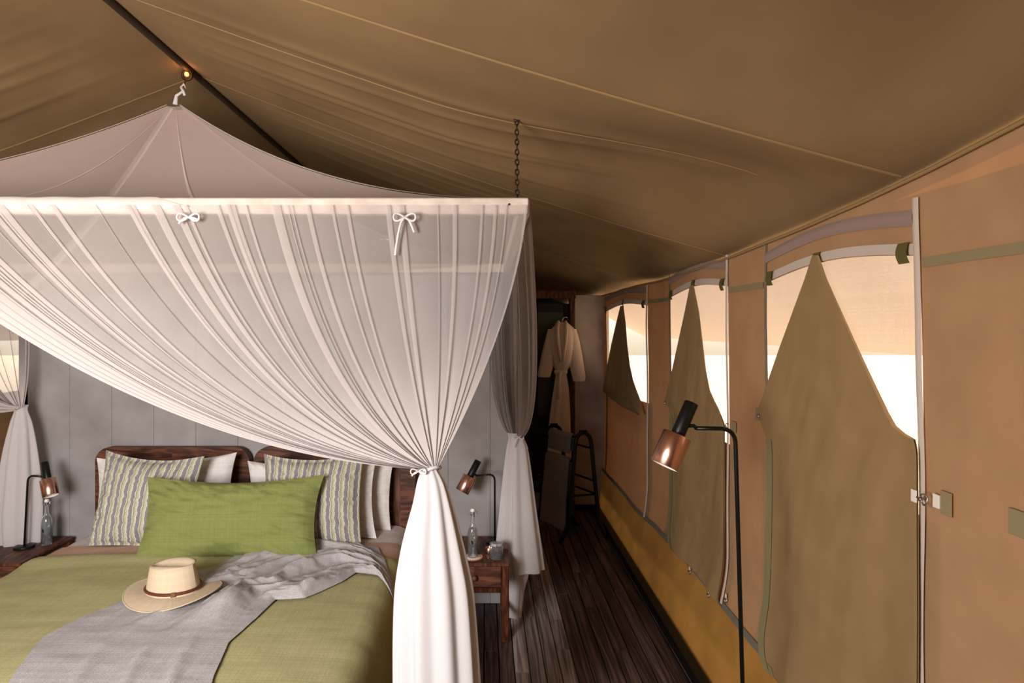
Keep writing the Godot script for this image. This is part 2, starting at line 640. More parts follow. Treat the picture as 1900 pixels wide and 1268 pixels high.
func wall_patch(d0: float, d1: float, y0, y1, side: int, off := 0.0, nu := 24, nv := 24) -> ArrayMesh:
	return grid(nu, nv, func(u, v):
		var d: float = lerpf(d0, d1, u)
		var a: float = y0.call(d) if y0 is Callable else y0
		var b: float = y1.call(d) if y1 is Callable else y1
		return W(d, lerpf(a, b, v), off, side), side < 0)

func build_side(side: int) -> void:
	var nm := "right" if side > 0 else "left"
	var w := struct("wall_" + nm, "tan canvas side wall on the %s with mustard skirt" % nm, "wall")
	var edges := [-2.0]
	for q in WINS: edges.append_array(q)
	edges.append(8.2)
	for k in 4:
		var a: float = edges[2 * k]
		var b: float = edges[2 * k + 1]
		part("canvas_panel", wall_patch(a, b, 0.36, eave_y, side, 0.0, 16 if b - a < 1 else 60, 40), M.wall, w)
	for k in 3:
		var q: Array = WINS[k]
		part("canvas_header", wall_patch(q[0], q[1], func(d): return top_y(d) - 0.02, eave_y, side, 0.0, 20, 8), M.wall, w)
		part("lower_canvas", wall_patch(q[0] - 0.06, q[1] + 0.06, 0.36, [1.15, 1.1, 1.13][k], side, -0.006, 24, 16), M.wall, w)
	part("skirt", grid(200, 14, func(u, v):
		var d: float = -2.0 + u * 10.2
		var y: float = v * 0.37
		var wr: float = 0.012 * nz.get_noise_2d(d * 70.0 + y * 60.0, 40.0) * smoothstep(3.6, 4.4, d) * sin(PI * v)
		return W(d, y, 0.003 + wr, side), side < 0), M.skirt, w)
	part("waist_band", wall_patch(-2.0, 8.2, 0.355, 0.385, side, 0.008, 120, 3), M.waist, w)
	for k in 4:
		part("waist_strap", wall_patch(edges[2 * k] + 0.02, edges[2 * k + 1] - 0.02, 1.80, 1.825, side, 0.006, 24, 2), M.patch, w)
	for k in 3: build_window(k, side)
	var bb := part("baseboard_" + nm, box(Vector3(0.07, 0.05, 10.0), 0.012, Vector3((0.985 if side > 0 else 2 * MID - 0.985), 0.025, -3.0)), M.black)
	tag(bb, "dark glossy board along the foot of the %s canvas wall" % nm, "baseboard", "", "structure")

func build_window(k: int, side: int) -> void:
	var q: Array = WINS[k]
	var n := k + 1 + (0 if side > 0 else 3)
	var ord: String = ["nearest", "middle", "farthest"][k]
	var w := struct("window_%d" % n, "%s netted window opening in the %s canvas wall" % [ord, "right" if side > 0 else "left"], "window")
	var y0: float = [1.0, 0.9, 0.9][k]
	part("net_pane", wall_patch(q[0] - 0.04, q[1] + 0.04, y0, func(d): return top_y(clampf(d, q[0], q[1])) + 0.03, side, -0.012, 24, 20), M.screen, w)
	part("top_hem", wall_patch(q[0], q[1], func(d): return top_y(d) - 0.018, func(d): return top_y(d) + 0.012, side, 0.006, 24, 2), M.tape, w)
	part("rolled_hem", grid(24, 6, func(u, v): return W(lerpf(q[0], q[1], u), top_y(lerpf(q[0], q[1], u)) + 0.058 + 0.042 * v, 0.006 + 0.008 * sin(PI * v), side), side < 0), M.header, w)
	part("zipper_tape", grid(3, 60, func(u, v):
		var y: float = lerpf(0.37, top_y(q[0]) + 0.13, v)
		return W(q[0] - 0.012 + u * 0.024 + 0.004 * sin(y * 9.0), y, 0.008 + 0.004 * sin(PI * u), side), side < 0), M.tape, w)
	part("zipper_tape", grid(3, 60, func(u, v):
		var y: float = lerpf(0.37, top_y(q[0]) + 0.13, v)
		return W(q[1] - 0.006 + u * 0.014, y, 0.006 + 0.003 * sin(PI * u), side), side < 0), M.waist, w)
	var mid: float = -on_wall(FL[k].rows[0][1] + 4, FL[k].rows[0][0], 0.02).z
	for d in [q[0] + 0.04, mid, q[1] - 0.05]:
		part("hook_tab", grid(2, 8, func(u, v): return W(d - 0.022 + 0.044 * u, top_y(d) + 0.014 - 0.055 * v, 0.012 + 0.008 * sin(PI * v), side), side < 0), M.tab, w)
	if side > 0: build_flap(k)

# outlines of the flaps as sight lines that meet the wall: [y, x of the far edge, x of the near edge]
const FL := [
	{"rows": [[474, 1507, 1517], [520, 1492, 1533], [580, 1470, 1560], [640, 1448, 1587], [700, 1427, 1615], [740, 1413, 1634], [764, 1405, 1646], [790, 1413, 1662], [805, 1419, 1680], [816, 1422, 1699], [840, 1424, 1704], [1000, 1420, 1705], [1268, 1408, 1704], [1500, 1392, 1702]], "corner": 9, "label": "largest rolled-down canvas flap, hung by its tip in the nearest window"},
	{"rows": [[530, 1280, 1286], [580, 1270, 1296], [640, 1257, 1303], [690, 1246, 1309], [725, 1237, 1316], [745, 1233, 1325], [758, 1240, 1333], [772, 1243, 1339], [788, 1244, 1345], [900, 1243, 1345], [1010, 1241, 1343], [1115, 1240, 1341]], "corner": 7, "label": "canvas flap hung by its tip in the middle window, behind the floor lamp"},
	{"rows": [[568, 1151, 1156], [600, 1143, 1160], [640, 1134, 1163], [680, 1126, 1168], [705, 1121, 1174], [726, 1118, 1182], [742, 1135, 1188], [756, 1155, 1192], [770, 1185, 1196]], "corner": 8, "label": "short triangular canvas flap hung in the farthest window by the grey wall"},
]

func on_wall(px: float, py: float, off: float) -> Vector3:      # where a sight line meets the right wall
	var d := 3.0
	for i in 12:
		var y := EYE - (py - CY) * d / F
		d = (wall_x(d, clampf(y, 0.0, 2.0)) - off) * F / (px - CX)
	return P(px, py, d)

func flap_at(rows: Array, u: float, v: float, k: int) -> Vector3:
	var i := clampi(int(v * (rows.size() - 1)), 0, rows.size() - 2)
	var t := v * (rows.size() - 1) - i
	var py: float = lerpf(rows[i][0], rows[i + 1][0], t)
	var a: float = lerpf(rows[i][1], rows[i + 1][1], t)
	var b: float = lerpf(rows[i][2], rows[i + 1][2], t)
	var far := on_wall(a, py, 0.022)
	var near := on_wall(b, py, 0.022)
	var low := near.y
	if v > 0.9 and k < 2: low = 0.375
	var d := lerpf(-far.z, -near.z, u)
	var y := lerpf(far.y, near.y, u)
	if k < 2: y = lerpf(y, lerpf(y, 0.372, 1.0), smoothstep(0.75, 1.0, v))
	var inner := clampf(minf(u, 1.0 - u) * 6.0, 0, 1)
	var off := 0.022
	off += inner * (0.010 * sin(d * 9.0 + y * 2.0) * clampf((1.5 - y) * 2.0, 0, 1) + 0.006 * nz.get_noise_2d(d * 110.0 + y * 40.0, y * 30.0 + k * 90.0) * clampf((1.75 - y) * 3.0, 0, 1))
	off += inner * 0.012 * exp(-pow((u - 0.12 - (1.25 - y) * 0.5) * 9.0, 2)) * clampf((1.3 - y) * 6.0, 0, 1) * clampf((y - 0.5) * 2.0, 0, 1)
	off += inner * 0.012 * exp(-pow((u - 0.80 + (1.25 - y) * 0.3) * 9.0, 2)) * clampf((1.3 - y) * 6.0, 0, 1) * clampf((y - 0.5) * 2.0, 0, 1)
	off -= 0.004 * pow(u, 10) * (1.0 - smoothstep(0.4, 0.6, v))
	return W(d, y, off)

func build_flap(k: int) -> void:
	var rows: Array = FL[k].rows
	var t := thing("window_flap", Vector3.ZERO, FL[k].label, "window flap", "canvas flaps in the right wall windows")
	part("canvas", grid(44, 110, func(u, v): return flap_at(rows, u, v, k)), M.flap, t)
	var ce: float = float(FL[k].corner) / (rows.size() - 1)
	part("turned_edge", grid(4, 60, func(u, v): return flap_at(rows, 0.93 + u * 0.07, 0.02 + v * (ce - 0.03), k) + Vector3(0.004 - 0.006 * u, 0, 0)), M.flapthin, t)
	if k < 2:
		var s: float = float(FL[k].corner) / (rows.size() - 1)
		part("edge_band", grid(3, 40, func(u, v): return flap_at(rows, u * 0.055, s + v * (1.0 - s), k) - Vector3(0.004, 0, 0)), M.band, t)
		part("edge_piping", grid(3, 40, func(u, v): return flap_at(rows, 0.985 + u * 0.015, s + v * (1.0 - s), k) - Vector3(0.005, 0, 0)), M.seam, t)
	# hooks at the two lower corners
	if k < 2:
		var v5 := (6.3 if k == 0 else 5.2) / (rows.size() - 1)
		var hk := flap_at(rows, 0.0, v5, k) - Vector3(0.006, 0, 0)
		part("corner_hook", hook_mesh(hk, 0.6), M.steel, t)
	if k == 0:
		var p := W(1.60, 1.21, 0.03)
		part("corner_strap", box(Vector3(0.004, 0.032, 0.02), 0.001, p + Vector3(0, 0, -0.004)), M.strap, t)
		part("snap_hook", hook_mesh(p + Vector3(0, 0, 0.02), 1.0), M.steel, t)
		var wr = get_node("wall_right")
		var pc := W(1.515, 1.215, 0.008)
		part("wall_patch", box(Vector3(0.004, 0.058, 0.036), 0.001, pc), M.patch, wr)
		part("patch_strap", box(Vector3(0.005, 0.034, 0.022), 0.001, W(1.545, 1.213, 0.012)), M.strap, wr)
		part("wall_patch", box(Vector3(0.004, 0.055, 0.06), 0.001, W(1.295, 1.235, 0.008)), M.patch, wr)
	if k == 1:
		var wr2 = get_node("wall_right")
		part("wall_patch", box(Vector3(0.004, 0.05, 0.05), 0.001, W(2.79, 1.195, 0.008)), M.patch, wr2)
		part("snap_hook", hook_mesh(W(2.85, 1.19, 0.02), 0.9), M.steel, t)
		part("wall_patch", box(Vector3(0.004, 0.05, 0.03), 0.001, W(2.53, 1.29, 0.008)), M.patch, wr2)

func hook_mesh(at: Vector3, s: float) -> ArrayMesh:
	var st := new_st()
	var ring := []
	for i in 14:
		var a := TAU * i / 14.0
		ring.append(at + Vector3(0.002 * sin(a * 2.0), cos(a) * 0.014 * s, 0.012 * s * sin(a) + 0.012 * s))
	var b := add_tube(st, 0, ring, 0.0022 * s, 6, true)
	b = add_tube(st, b, [at + Vector3(0, 0.0, -0.012 * s), at + Vector3(-0.002, -0.004 * s, 0.0), at + Vector3(-0.002, 0.0, 0.006 * s)], 0.0035 * s, 6)
	st.generate_normals()
	return st.commit()

func build_door() -> void:
	var dr := struct("door_1", "dark louvred wooden door in a reddish frame at the far end", "door")
	var z := -FW
	part("door_head", box(Vector3(0.62, 0.07, 0.08), 0.004, Vector3(0.50, 1.93, z + 0.01)), M.jamb, dr)
	part("door_jamb", box(Vector3(0.045, 1.90, 0.08), 0.004, Vector3(0.78, 0.95, z + 0.01)), M.jamb, dr)
	for xx in [0.45, 0.735]:
		part("stile", box(Vector3(0.05, 1.70, 0.035), 0.004, Vector3(xx, 1.0, z - 0.02)), M.door, dr)
	for yy in [1.815, 0.80, 0.18]:
		part("cross_rail", box(Vector3(0.24, 0.08, 0.033), 0.004, Vector3(0.59, yy, z - 0.02)), M.door, dr)
	part("glass_panel", box(Vector3(0.24, 0.95, 0.01), 0.001, Vector3(0.59, 1.305, z - 0.025)), M.pane, dr)
	for i in 14:
		part("louvre_slat", box(Vector3(0.235, 0.036, 0.007), 0.002, Vector3(0.59, 0.25 + i * 0.037, z - 0.02), Basis(Vector3.RIGHT, 0.6)), M.woodh, dr)
	part("latch", box(Vector3(0.035, 0.1, 0.03), 0.004, Vector3(0.43, 1.12, z + 0.005)), M.black, dr)
	part("fittings_plate", box(Vector3(0.012, 0.32, 0.012), 0.003, Vector3(0.432, 1.47, z + 0.004)), M.steel, dr)

func build_floor() -> void:
	var fl := struct("floor", "dark timber floorboards with a painted lit strip running away from the camera", "floor")
	part("subfloor", box(Vector3(5.4, 0.1, 10.2), 0.002, Vector3(MID, -0.073, -3.1)), M.subfloor, fl)
	var w := 0.0735
	var st := new_st()
	var x := -3.9
	while x < -0.62:
		add_box(st, Vector3(x + w / 2, -0.011, -3.1), Vector3(w - 0.004, 0.022, 10.2), 0.003)
		x += w
	st.generate_normals()
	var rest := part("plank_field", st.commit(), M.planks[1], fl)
	rest.set_meta("kind", "stuff")
	var i := 0
	while x < 0.98:
		var d := -2.0
		var off := rng.randf() * 1.2
		while d < 8.1:
			var l := 1.3 + rng.randf() * 1.2 - off
			off = 0.0
			l = minf(maxf(l, 0.4), 8.2 - d)
			var k := 0
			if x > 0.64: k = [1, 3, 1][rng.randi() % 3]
			elif x > 0.42: k = [3, 4, 3, 4, 1][rng.randi() % 5]  # in-between tones fade out the painted light
			elif x > 0.08: k = [0, 2, 0, 2][rng.randi() % 4]  # paler boards: light falling past the curtain, painted into their colour
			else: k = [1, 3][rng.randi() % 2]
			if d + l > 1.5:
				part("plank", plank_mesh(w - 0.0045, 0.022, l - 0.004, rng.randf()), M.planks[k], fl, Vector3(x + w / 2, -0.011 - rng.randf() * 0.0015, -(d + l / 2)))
			d += l
		x += w
		i += 1

func plank_mesh(w: float, h: float, l: float, off: float) -> ArrayMesh:
	# a chamfered board whose grain (v) runs along its length
	var st := new_st()
	st.set_smooth_group(-1)
	var c := 0.003
	var prof := [Vector2(-w / 2, -h / 2), Vector2(-w / 2, h / 2 - c), Vector2(-w / 2 + c, h / 2), Vector2(w / 2 - c, h / 2), Vector2(w / 2, h / 2 - c), Vector2(w / 2, -h / 2)]
	for i in 5:
		var a: Vector2 = prof[i]
		var b: Vector2 = prof[i + 1]
		var n := Vector3(-(b.y - a.y), b.x - a.x, 0)
		var q := [Vector3(a.x, a.y, l / 2), Vector3(b.x, b.y, l / 2), Vector3(b.x, b.y, -l / 2), Vector3(a.x, a.y, -l / 2)]
		var fn: Vector3 = (q[1] - q[0]).cross(q[3] - q[0])
		var seq := [0, 1, 2, 0, 2, 3]
		if fn.dot(n) > 0: seq = [0, 2, 1, 0, 3, 2]
		for s in seq:
			st.set_uv(Vector2(off + q[s].x * 3.0, off * 3.7 + q[s].z * 0.55))
			st.add_vertex(q[s])
	for z in [l / 2, -l / 2]:
		for i in range(1, 5):
			var tri3 := [prof[0], prof[i], prof[i + 1]] if z < 0 else [prof[0], prof[i + 1], prof[i]]
			for p in tri3:
				st.set_uv(Vector2(off, off))
				st.add_vertex(Vector3(p.x, p.y, z))
	st.generate_normals()
	return st.commit()

# ------------------------------------------------------------------ the bed
const BX0 := -2.25
const BX1 := -0.425

func bed_profile(u: float, rise: float, drop: float, grow: float) -> Vector2:
	# u 0..1 across the bed: up the left side, over the top, down the right side
	var r := 0.10
	var x0 := BX0 - grow
	var x1 := BX1 + grow
	var top := 0.49 + rise
	var side := top - r - drop
	var arc := PI / 2 * r
	var L := 2.0 * side + 2.0 * arc + (x1 - x0 - 2 * r)
	var s := u * L
	if s < side: return Vector2(x0, drop + s)
	s -= side
	if s < arc:
		var a := s / r
		return Vector2(x0 + r - r * cos(a), top - r + r * sin(a))
	s -= arc
	var flat := x1 - x0 - 2 * r
	if s < flat: return Vector2(x0 + r + s, top + 0.018 * sin(PI * s / flat))
	s -= flat
	if s < arc:
		var a2 := s / r
		return Vector2(x1 - r + r * sin(a2), top - r + r * cos(a2))
	s -= arc
	return Vector2(x1, top - r - s)

func bed_y(x: float, d: float) -> float:          # height of the bedspread at a place
	var e := minf(x - BX0 + 0.03, BX1 + 0.03 - x)
	var r := 0.10
	var y := 0.502 + 0.018 * sin(PI * clampf((x - BX0) / (BX1 - BX0), 0, 1))
	if e < r: y -= r - sqrt(maxf(r * r - pow(r - maxf(e, 0.0), 2), 0.0))
	return y + spread_bump(x, d)

func spread_bump(x: float, d: float) -> float:
	return 0.010 * nz.get_noise_2d(x * 14.0, d * 22.0) + 0.005 * nz.get_noise_2d(x * 30.0 + 80.0, d * 70.0) + 0.012 * exp(-pow((d - 3.02) * 16.0, 2))

func build_bed() -> void:
	for b in 2:
		var x0: float = [-2.27, -1.348][b]
		var x1: float = [-1.372, -0.407][b]
		var cx := (x0 + x1) / 2
		var t := thing("bed", Vector3(cx, 0, -2.6), ["left", "right"][b] + " single bed with a dark plank headboard, pushed against its twin", "bed")
		part("base", box(Vector3(x1 - x0 - 0.06, 0.2, 1.98), 0.01, Vector3(0, 0.16, 0)), M.woodh, t)
		for sx in [-1, 1]:
			for sz in [-1, 1]:
				part("leg", box(Vector3(0.06, 0.08, 0.06), 0.004, Vector3(sx * ((x1 - x0) / 2 - 0.08), 0.04, sz * 0.92)), M.woodh, t)
		part("mattress", box(Vector3(x1 - x0 - 0.04, 0.22, 1.98), 0.05, Vector3(0, 0.37, 0)), M.sheet, t)
		var hb := part("headboard", headboard_frame(x1 - x0), M.woodh, t, Vector3(0, 0, -1.03))
		var w := x1 - x0 - 0.20
		for k in 6:
			part("plank", box(Vector3(w, 0.098, 0.02), 0.004, Vector3(0, 0.29 + k * 0.1, -0.004)), M.woodh, hb)
		for s in [-1, 1]:
			part("stile", box(Vector3(0.07, 0.62, 0.034), 0.004, Vector3(s * (w / 2 + 0.0), 0.52, 0.004)), M.wood, hb)
	# sheet at the pillow end
	var sh := part("bed_sheet", grid(90, 40, func(u, v):
		var p := bed_profile(u, 0.004, 0.18, 0.008)
		var d: float = 3.58 - v * 0.62
		var wr: float = 0.006 * nz.get_noise_2d(p.x * 30.0 + d * 55.0, d * 60.0 - p.x * 25.0)
		return Vector3(p.x, p.y + wr, -d)), M.sheet)
	tag(sh, "pale pinkish bed sheet showing under the pillows", "bed sheet")
	var tb := part("turned_sheet", grid(90, 14, func(u, v):
		var p := bed_profile(u, 0.010, 0.14, 0.018)
		var d: float = 3.22 - v * 0.24 + 0.06 * smoothstep(0.55, 0.8, u)
		var wr: float = 0.006 * nz.get_noise_2d(p.x * 20.0 + 50.0, d * 90.0 - p.x * 22.0)
		return Vector3(p.x, p.y + wr, -d)), M.turned)
	tag(tb, "brownish-pink sheet edge turned back above the olive bedspread", "bed sheet")
	# bedspread: top with both sides, and the foot end
	var st := new_st()
	var base := add_grid(st, 0, 120, 90, func(u, v):
		var p := bed_profile(u, 0.012, 0.05, 0.03)
		var d: float = 3.06 - v * 1.50
		var y: float = p.y + spread_bump(p.x, d) * clampf((p.y - 0.2) * 4.0, 0, 1)
		var e: float = clampf((v - 0.93) / 0.07, 0, 1)
		y -= 0.08 * (1.0 - sqrt(1.0 - e * e)) * clampf((p.y - 0.2) * 4.0, 0, 1)
		var sd: float = 0.015 * sin(d * 9.0) * clampf((0.42 - p.y) * 5.0, 0, 1)
		return Vector3(p.x + (sd if p.x > MID else -sd), y, -d))
	add_grid(st, base, 60, 10, func(u, v):
		var x: float = lerpf(BX0 - 0.03, BX1 + 0.03, u)
		return Vector3(x, lerpf(0.44, 0.05, v), -1.56 + 0.01 * v))
	st.generate_normals()
	tag(part("bedspread", st.commit(), M.spread), "olive green woven bedspread covering both beds", "bedspread")
	build_throw()
	build_pillows()
	build_hat()

func on_bed(x: float, y: float) -> Vector3:       # where a sight line meets the top of the bed
	var d := 1.15 * F / (y - CY)
	return Vector3((x - CX) * d / F, 0.5, -d)

func build_throw() -> void:
	var U := []
	var Lo := []
	for p in [[702, 1020], [660, 1013], [579, 1011], [489, 1026], [442, 1043], [371, 1071], [300, 1098], [244, 1121], [147, 1158], [79, 1195], [24, 1268], [-30, 1360]]: U.append(on_bed(p[0], p[1]))
	for p in [[738, 1098], [700, 1074], [661, 1070], [635, 1088], [565, 1121], [511, 1125], [477, 1159], [424, 1206], [396, 1268], [372, 1360]]: Lo.append(on_bed(p[0], p[1]))
	var f := func(u, v):
		var a := on_line(U, v)
		var b := on_line(Lo, v)
		var p := a.lerp(b, u)
		var crump := 1.0 - smoothstep(0.42, 0.72, v)
		var h := 0.0
		# long folds that run with the throw, deep where it is bunched
		var q: float = u + 0.10 * sin(v * 7.0) + 0.05 * nz.get_noise_2d(v * 160.0, u * 40.0)
		h += crump * (0.034 * (1.0 - pow(absf(sin(q * 8.5 + 0.6)), 0.6)) + 0.020 * (1.0 - pow(absf(sin(q * 15.0 + v * 9.0)), 0.6)))
		h += crump * 0.02 * maxf(0.0, nz.get_noise_2d(u * 110.0 + 20.0, v * 170.0))
		h += (1.0 - crump) * (0.006 * exp(-pow((u - 0.30 - (1.0 - v) * 0.25) * 26.0, 2)) + 0.007 * exp(-pow((u - 0.55 - (1.0 - v) * 0.22) * 30.0, 2)) + 0.008 * exp(-pow((u - 0.80) * 26.0, 2)))
		# a standing loop beside the hat
		h += 0.05 * exp(-pow((u - 0.70) * 9.0, 2) - pow((v - 0.55) * 15.0, 2)) + 0.03 * exp(-pow((u - 0.9) * 8.0, 2) - pow((v - 0.40) * 12.0, 2))
		var edge: float = clampf(minf(u, 1.0 - u) * 12.0, 0, 1) * clampf(minf(v, 1.2 - v) * 14.0, 0, 1)
		return Vector3(p.x, bed_y(p.x, -p.z) + 0.008 + h * edge, p.z)
	tag(part("throw_blanket", grid(110, 170, f, true), M.throw), "crumpled grey linen throw laid diagonally across the olive bedspread", "throw")

func pillow_mesh(w: float, h: float, t: float, pinch: float, flange: float, sd: float, slump := 0.0, wrinkle := 1.0) -> ArrayMesh:
	var st := new_st()
	var n := 44
	var base := 0
	for side in [1.0, -1.0]:
		base = add_grid(st, base, n, n, func(u, v):
			var a: float = 2.0 * u - 1.0
			var b: float = 2.0 * v - 1.0
			var x: float = a * w / 2 * (1.0 - pinch * (1.0 - b * b))
			var y: float = b * h / 2 * (1.0 - pinch * (1.0 - a * a))
			var fa := clampf((1.0 - absf(a)) / (1.0 - flange), 0, 1) if flange > 0 else 1.0 - absf(a)
			var ia := clampf((absf(a)) / (1.0 - flange), 0, 1)
			var ib := clampf((absf(b)) / (1.0 - flange), 0, 1)
			var z := t / 2 * pow(maxf((1.0 - ia * ia) * (1.0 - ib * ib), 0.0), 0.42)
			var near := pow(maxf(ia, ib), 2.0)
			z += wrinkle * 0.010 * near * nz.get_noise_2d(atan2(b, a) * 260.0 + sd * 50.0, 30.0 * sd + maxf(ia, ib) * 20.0) * (1.0 if maxf(ia, ib) < 0.995 else 0.0)
			z += wrinkle * 0.006 * nz.get_noise_2d(a * 60.0 + sd * 77.0, b * 60.0)
			if maxf(ia, ib) >= 0.999: z = 0.003
			z += side * 0.012 * sin(a * 5.0 + sd) * (1.0 if maxf(ia, ib) >= 0.999 else 0.0)
			y -= slump * (1.0 - a * a) * maxf(b, 0.0)
			return Vector3(x, y + h / 2, side * z), side < 0, null, Vector2(1, 1))
	st.generate_normals()
	return st.commit()

func put_pillow(n: String, mesh: Mesh, m: Material, at: Vector3, lean: float, roll: float, yaw: float, label: String, cat: String, group := "") -> void:
	var o := part(n, mesh, m, null, at)
	o.basis = Basis(Vector3.UP, yaw) * Basis(Vector3.RIGHT, -lean) * Basis(Vector3.BACK, roll)
	tag(o, label, cat, group)

func build_pillows() -> void:
	var g := "white pillows against the headboards"
	put_pillow("pillow", pillow_mesh(0.78, 0.44, 0.17, 0.075, 0.0, 1.0, 0.02, 1.5), M.pillow, Vector3(-1.775, 0.49, -3.41), 0.20, 0.04, 0.0, "white pillow behind the left striped cushion", "pillow", g)
	put_pillow("pillow", pillow_mesh(0.72, 0.40, 0.12, 0.05, 0.0, 2.0), M.pillow, Vector3(-0.89, 0.49, -3.51), 0.08, -0.02, 0.0, "white pillow rearmost against the right headboard, its edge showing beyond another", "pillow", g)
	put_pillow("pillow", pillow_mesh(0.72, 0.43, 0.14, 0.075, 0.0, 3.0, 0.02, 1.5), M.pillow, Vector3(-0.945, 0.49, -3.355), 0.18, 0.03, 0.0, "white pillow directly behind the right striped cushion", "pillow", g)
	var sm := pillow_mesh(0.54, 0.49, 0.17, 0.075, 0.05, 4.0, 0.02, 2.2)
	put_pillow("striped_cushion", sm, M.stripe, Vector3(-1.80, 0.495, -3.20), 0.26, -0.06, 0.0, "striped grey and olive cushion on the left, partly behind the green cushion", "cushion", "striped cushions")
	put_pillow("striped_cushion", sm, M.stripe, Vector3(-0.905, 0.495, -3.20), 0.24, 0.02, 0.0, "striped grey and olive cushion on the right, beside the curtain", "cushion", "striped cushions")
	put_pillow("lumbar_cushion", pillow_mesh(0.90, 0.41, 0.19, 0.075, 0.03, 5.0, 0.02, 2.8), M.green, Vector3(-1.265, 0.50, -3.02), 0.34, 0.01, 0.0, "long plain green cushion in front of the striped ones", "cushion")

func build_hat() -> void:
	var c := on_bed(322, 1118)
	c.y = bed_y(c.x, -c.z) + 0.034
	var t := thing("hat", c, "straw fedora with a thin brown leather band on the grey throw", "hat", "", -0.25)
	t.rotation.z = 0.02
	var brim := func(u, v):
		var a: float = TAU * u
		var r: float = lerpf(0.095, 0.195, v)
		var y: float = 0.002 + 0.018 * pow(v, 2.0) * cos(2.0 * a) * 0.8 - 0.006 * v
		return Vector3(cos(a) * r, y, sin(a) * r * 0.86)
	var st := new_st()
	var b := add_grid(st, 0, 64, 10, brim)
	add_grid(st, b, 64, 10, func(u, v): return brim.call(u, v) - Vector3(0, 0.003, 0), true)
	st.generate_normals()
	part("brim", st.commit(), M.straw, t)
	part("brim_edge", tube(range(48).map(func(i): return brim.call(i / 48.0, 1.0) - Vector3(0, 0.0015, 0)), 0.0028, 6, true), M.straw, t)
	part("crown", grid(64, 30, func(u, v):
		var a: float = TAU * u
		var ca := cos(a)
		var sa := sin(a)
		if v < 0.6:
			var k: float = v / 0.6
			var r: float = lerpf(0.108, 0.090, k) * (1.0 - 0.05 * k * maxf(0.0, ca) * absf(sa) * 4.0)
			return Vector3(ca * r * 1.06, 0.105 * k + 0.006 * k * ca, sa * r * 0.84)
		var k2: float = (v - 0.6) / 0.4
		var r2: float = 0.090 * (1.0 - k2)
		var x: float = ca * r2 * 1.06
		var z: float = sa * r2 * 0.84
		var dent: float = 0.036 * smoothstep(0.0, 0.35, k2) * exp(-pow(z / 0.030, 2)) * smoothstep(-0.09, 0.0, 0.07 - absf(x))
		return Vector3(x, 0.105 + 0.010 * sin(minf(k2 * 3.0, 1.0) * PI / 2) + 0.006 * ca * (1.0 - k2) - dent, z), false, null, Vector2(4, 2)), M.straw, t)
	part("band", tube(range(48).map(func(i):
		var a: float = TAU * i / 48.0
		return Vector3(cos(a) * 0.1135, 0.014, sin(a) * 0.0905)), 0.0065, 8, true), M.leather, t)
	part("buckle", box(Vector3(0.02, 0.018, 0.008), 0.002, Vector3(0.066, 0.014, 0.078), Basis(Vector3.UP, 0.55)), M.brass, t)

# ------------------------------------------------------------------ canopy and net
func bez(a: Vector3, b: Vector3, c: Vector3, t: float) -> Vector3:
	return a.lerp(b, t).lerp(b.lerp(c, t), t)

const APEX := Vector3(-1.40, 2.66, -2.8)
const COR := [Vector3(-2.8, 2.062, -2.0), Vector3(0.14, 2.062, -2.0), Vector3(0.15, 2.015, -3.6), Vector3(-2.74, 1.80, -3.6)]
const SAG := [0.24, 0.25, 0.36, 0.19]

func edge_at(k: int, t: float) -> Vector3:
	var c: Vector3 = (APEX + COR[k]) / 2 - Vector3(0, SAG[k], 0)
	return bez(APEX, c, COR[k], t)

func top_at(k: int, s: float, t: float) -> Vector3:
	var p := edge_at(k, t).lerp(edge_at((k + 1) % 4, t), s)
	return p - Vector3(0, 0.05 * sin(PI * s) * sin(PI * t), 0)

func pleats(count: int, wide: float, r: RandomNumberGenerator, hem := 0.0) -> Array:
	# [share along the rail, how far the fold stands out]: flat stretches with narrow folded strips between
	var out := []
	var u := 0.0
	while u < 1.0:
		var step := (1.0 / count) * (0.25 + 2.2 * pow(r.randf(), 1.6))
		var ov: float = wide / count * (0.10 + 0.9 * pow(r.randf(), 2.0))
		if u < hem:
			step = 0.9 / count
			ov = 2.6 * wide / count
		out.append([u, -0.2])
		out.append([u + step * 0.4, r.randf_range(-0.4, 0.4)])
		out.append([u + step - 0.25 * ov, 0.5])
		out.append([u + step, 0.8])
		out.append([u + step - 0.5 * ov, 0.5])
		out.append([u + step - ov, 0.1])
		u += step
	out.append([u, 0.0])
	for q in out: q[0] /= u
	return out

func gathered(cols: Array, T: Callable, C: Callable, K: Callable, nv: int, depth: float, a0: float, a1: float, stand: Vector3, hem := 0.0) -> ArrayMesh:
	var st := new_st()
	var n := cols.size()
	for j in nv + 1:
		var v := float(j) / nv
		for i in n:
			var u: float = clampf(cols[i][0], 0, 1)
			var h := float(cols[i][1])
			var p := bez(T.call(u), C.call(u), K.call(u), v)
			var q := bez(T.call(u + 0.01), C.call(u + 0.01), K.call(u + 0.01), v)
			p += stand * (h * depth * (0.35 + 0.9 * sin(PI * clampf(v * 0.8 + 0.1, 0, 1))) + 0.0006 * (i % 6))
			var al := lerpf(a0, a1, pow(smoothstep(0.3, 1.0, v), 1.5))
			if hem > 0.0: al = lerpf(al, minf(al + 0.25, 0.95), exp(-pow(u / hem, 2)) * smoothstep(0.05, 0.3, v))
			st.set_color(Color(1, 1, 1, al))
			st.set_normal((stand + 0.45 * h * (q - p).normalized()).normalized())
			st.add_vertex(p)
	for j in nv:
		for i in n - 1:
			var a := j * n + i
			var back: bool = cols[i + 1][0] < cols[i][0]
			var seq := [a, a + 1, a + n, a + 1, a + n + 1, a + n]
			if back: seq = [a, a + n, a + 1, a + 1, a + n, a + n + 1]
			for q in seq: st.add_index(q)
	return st.commit()

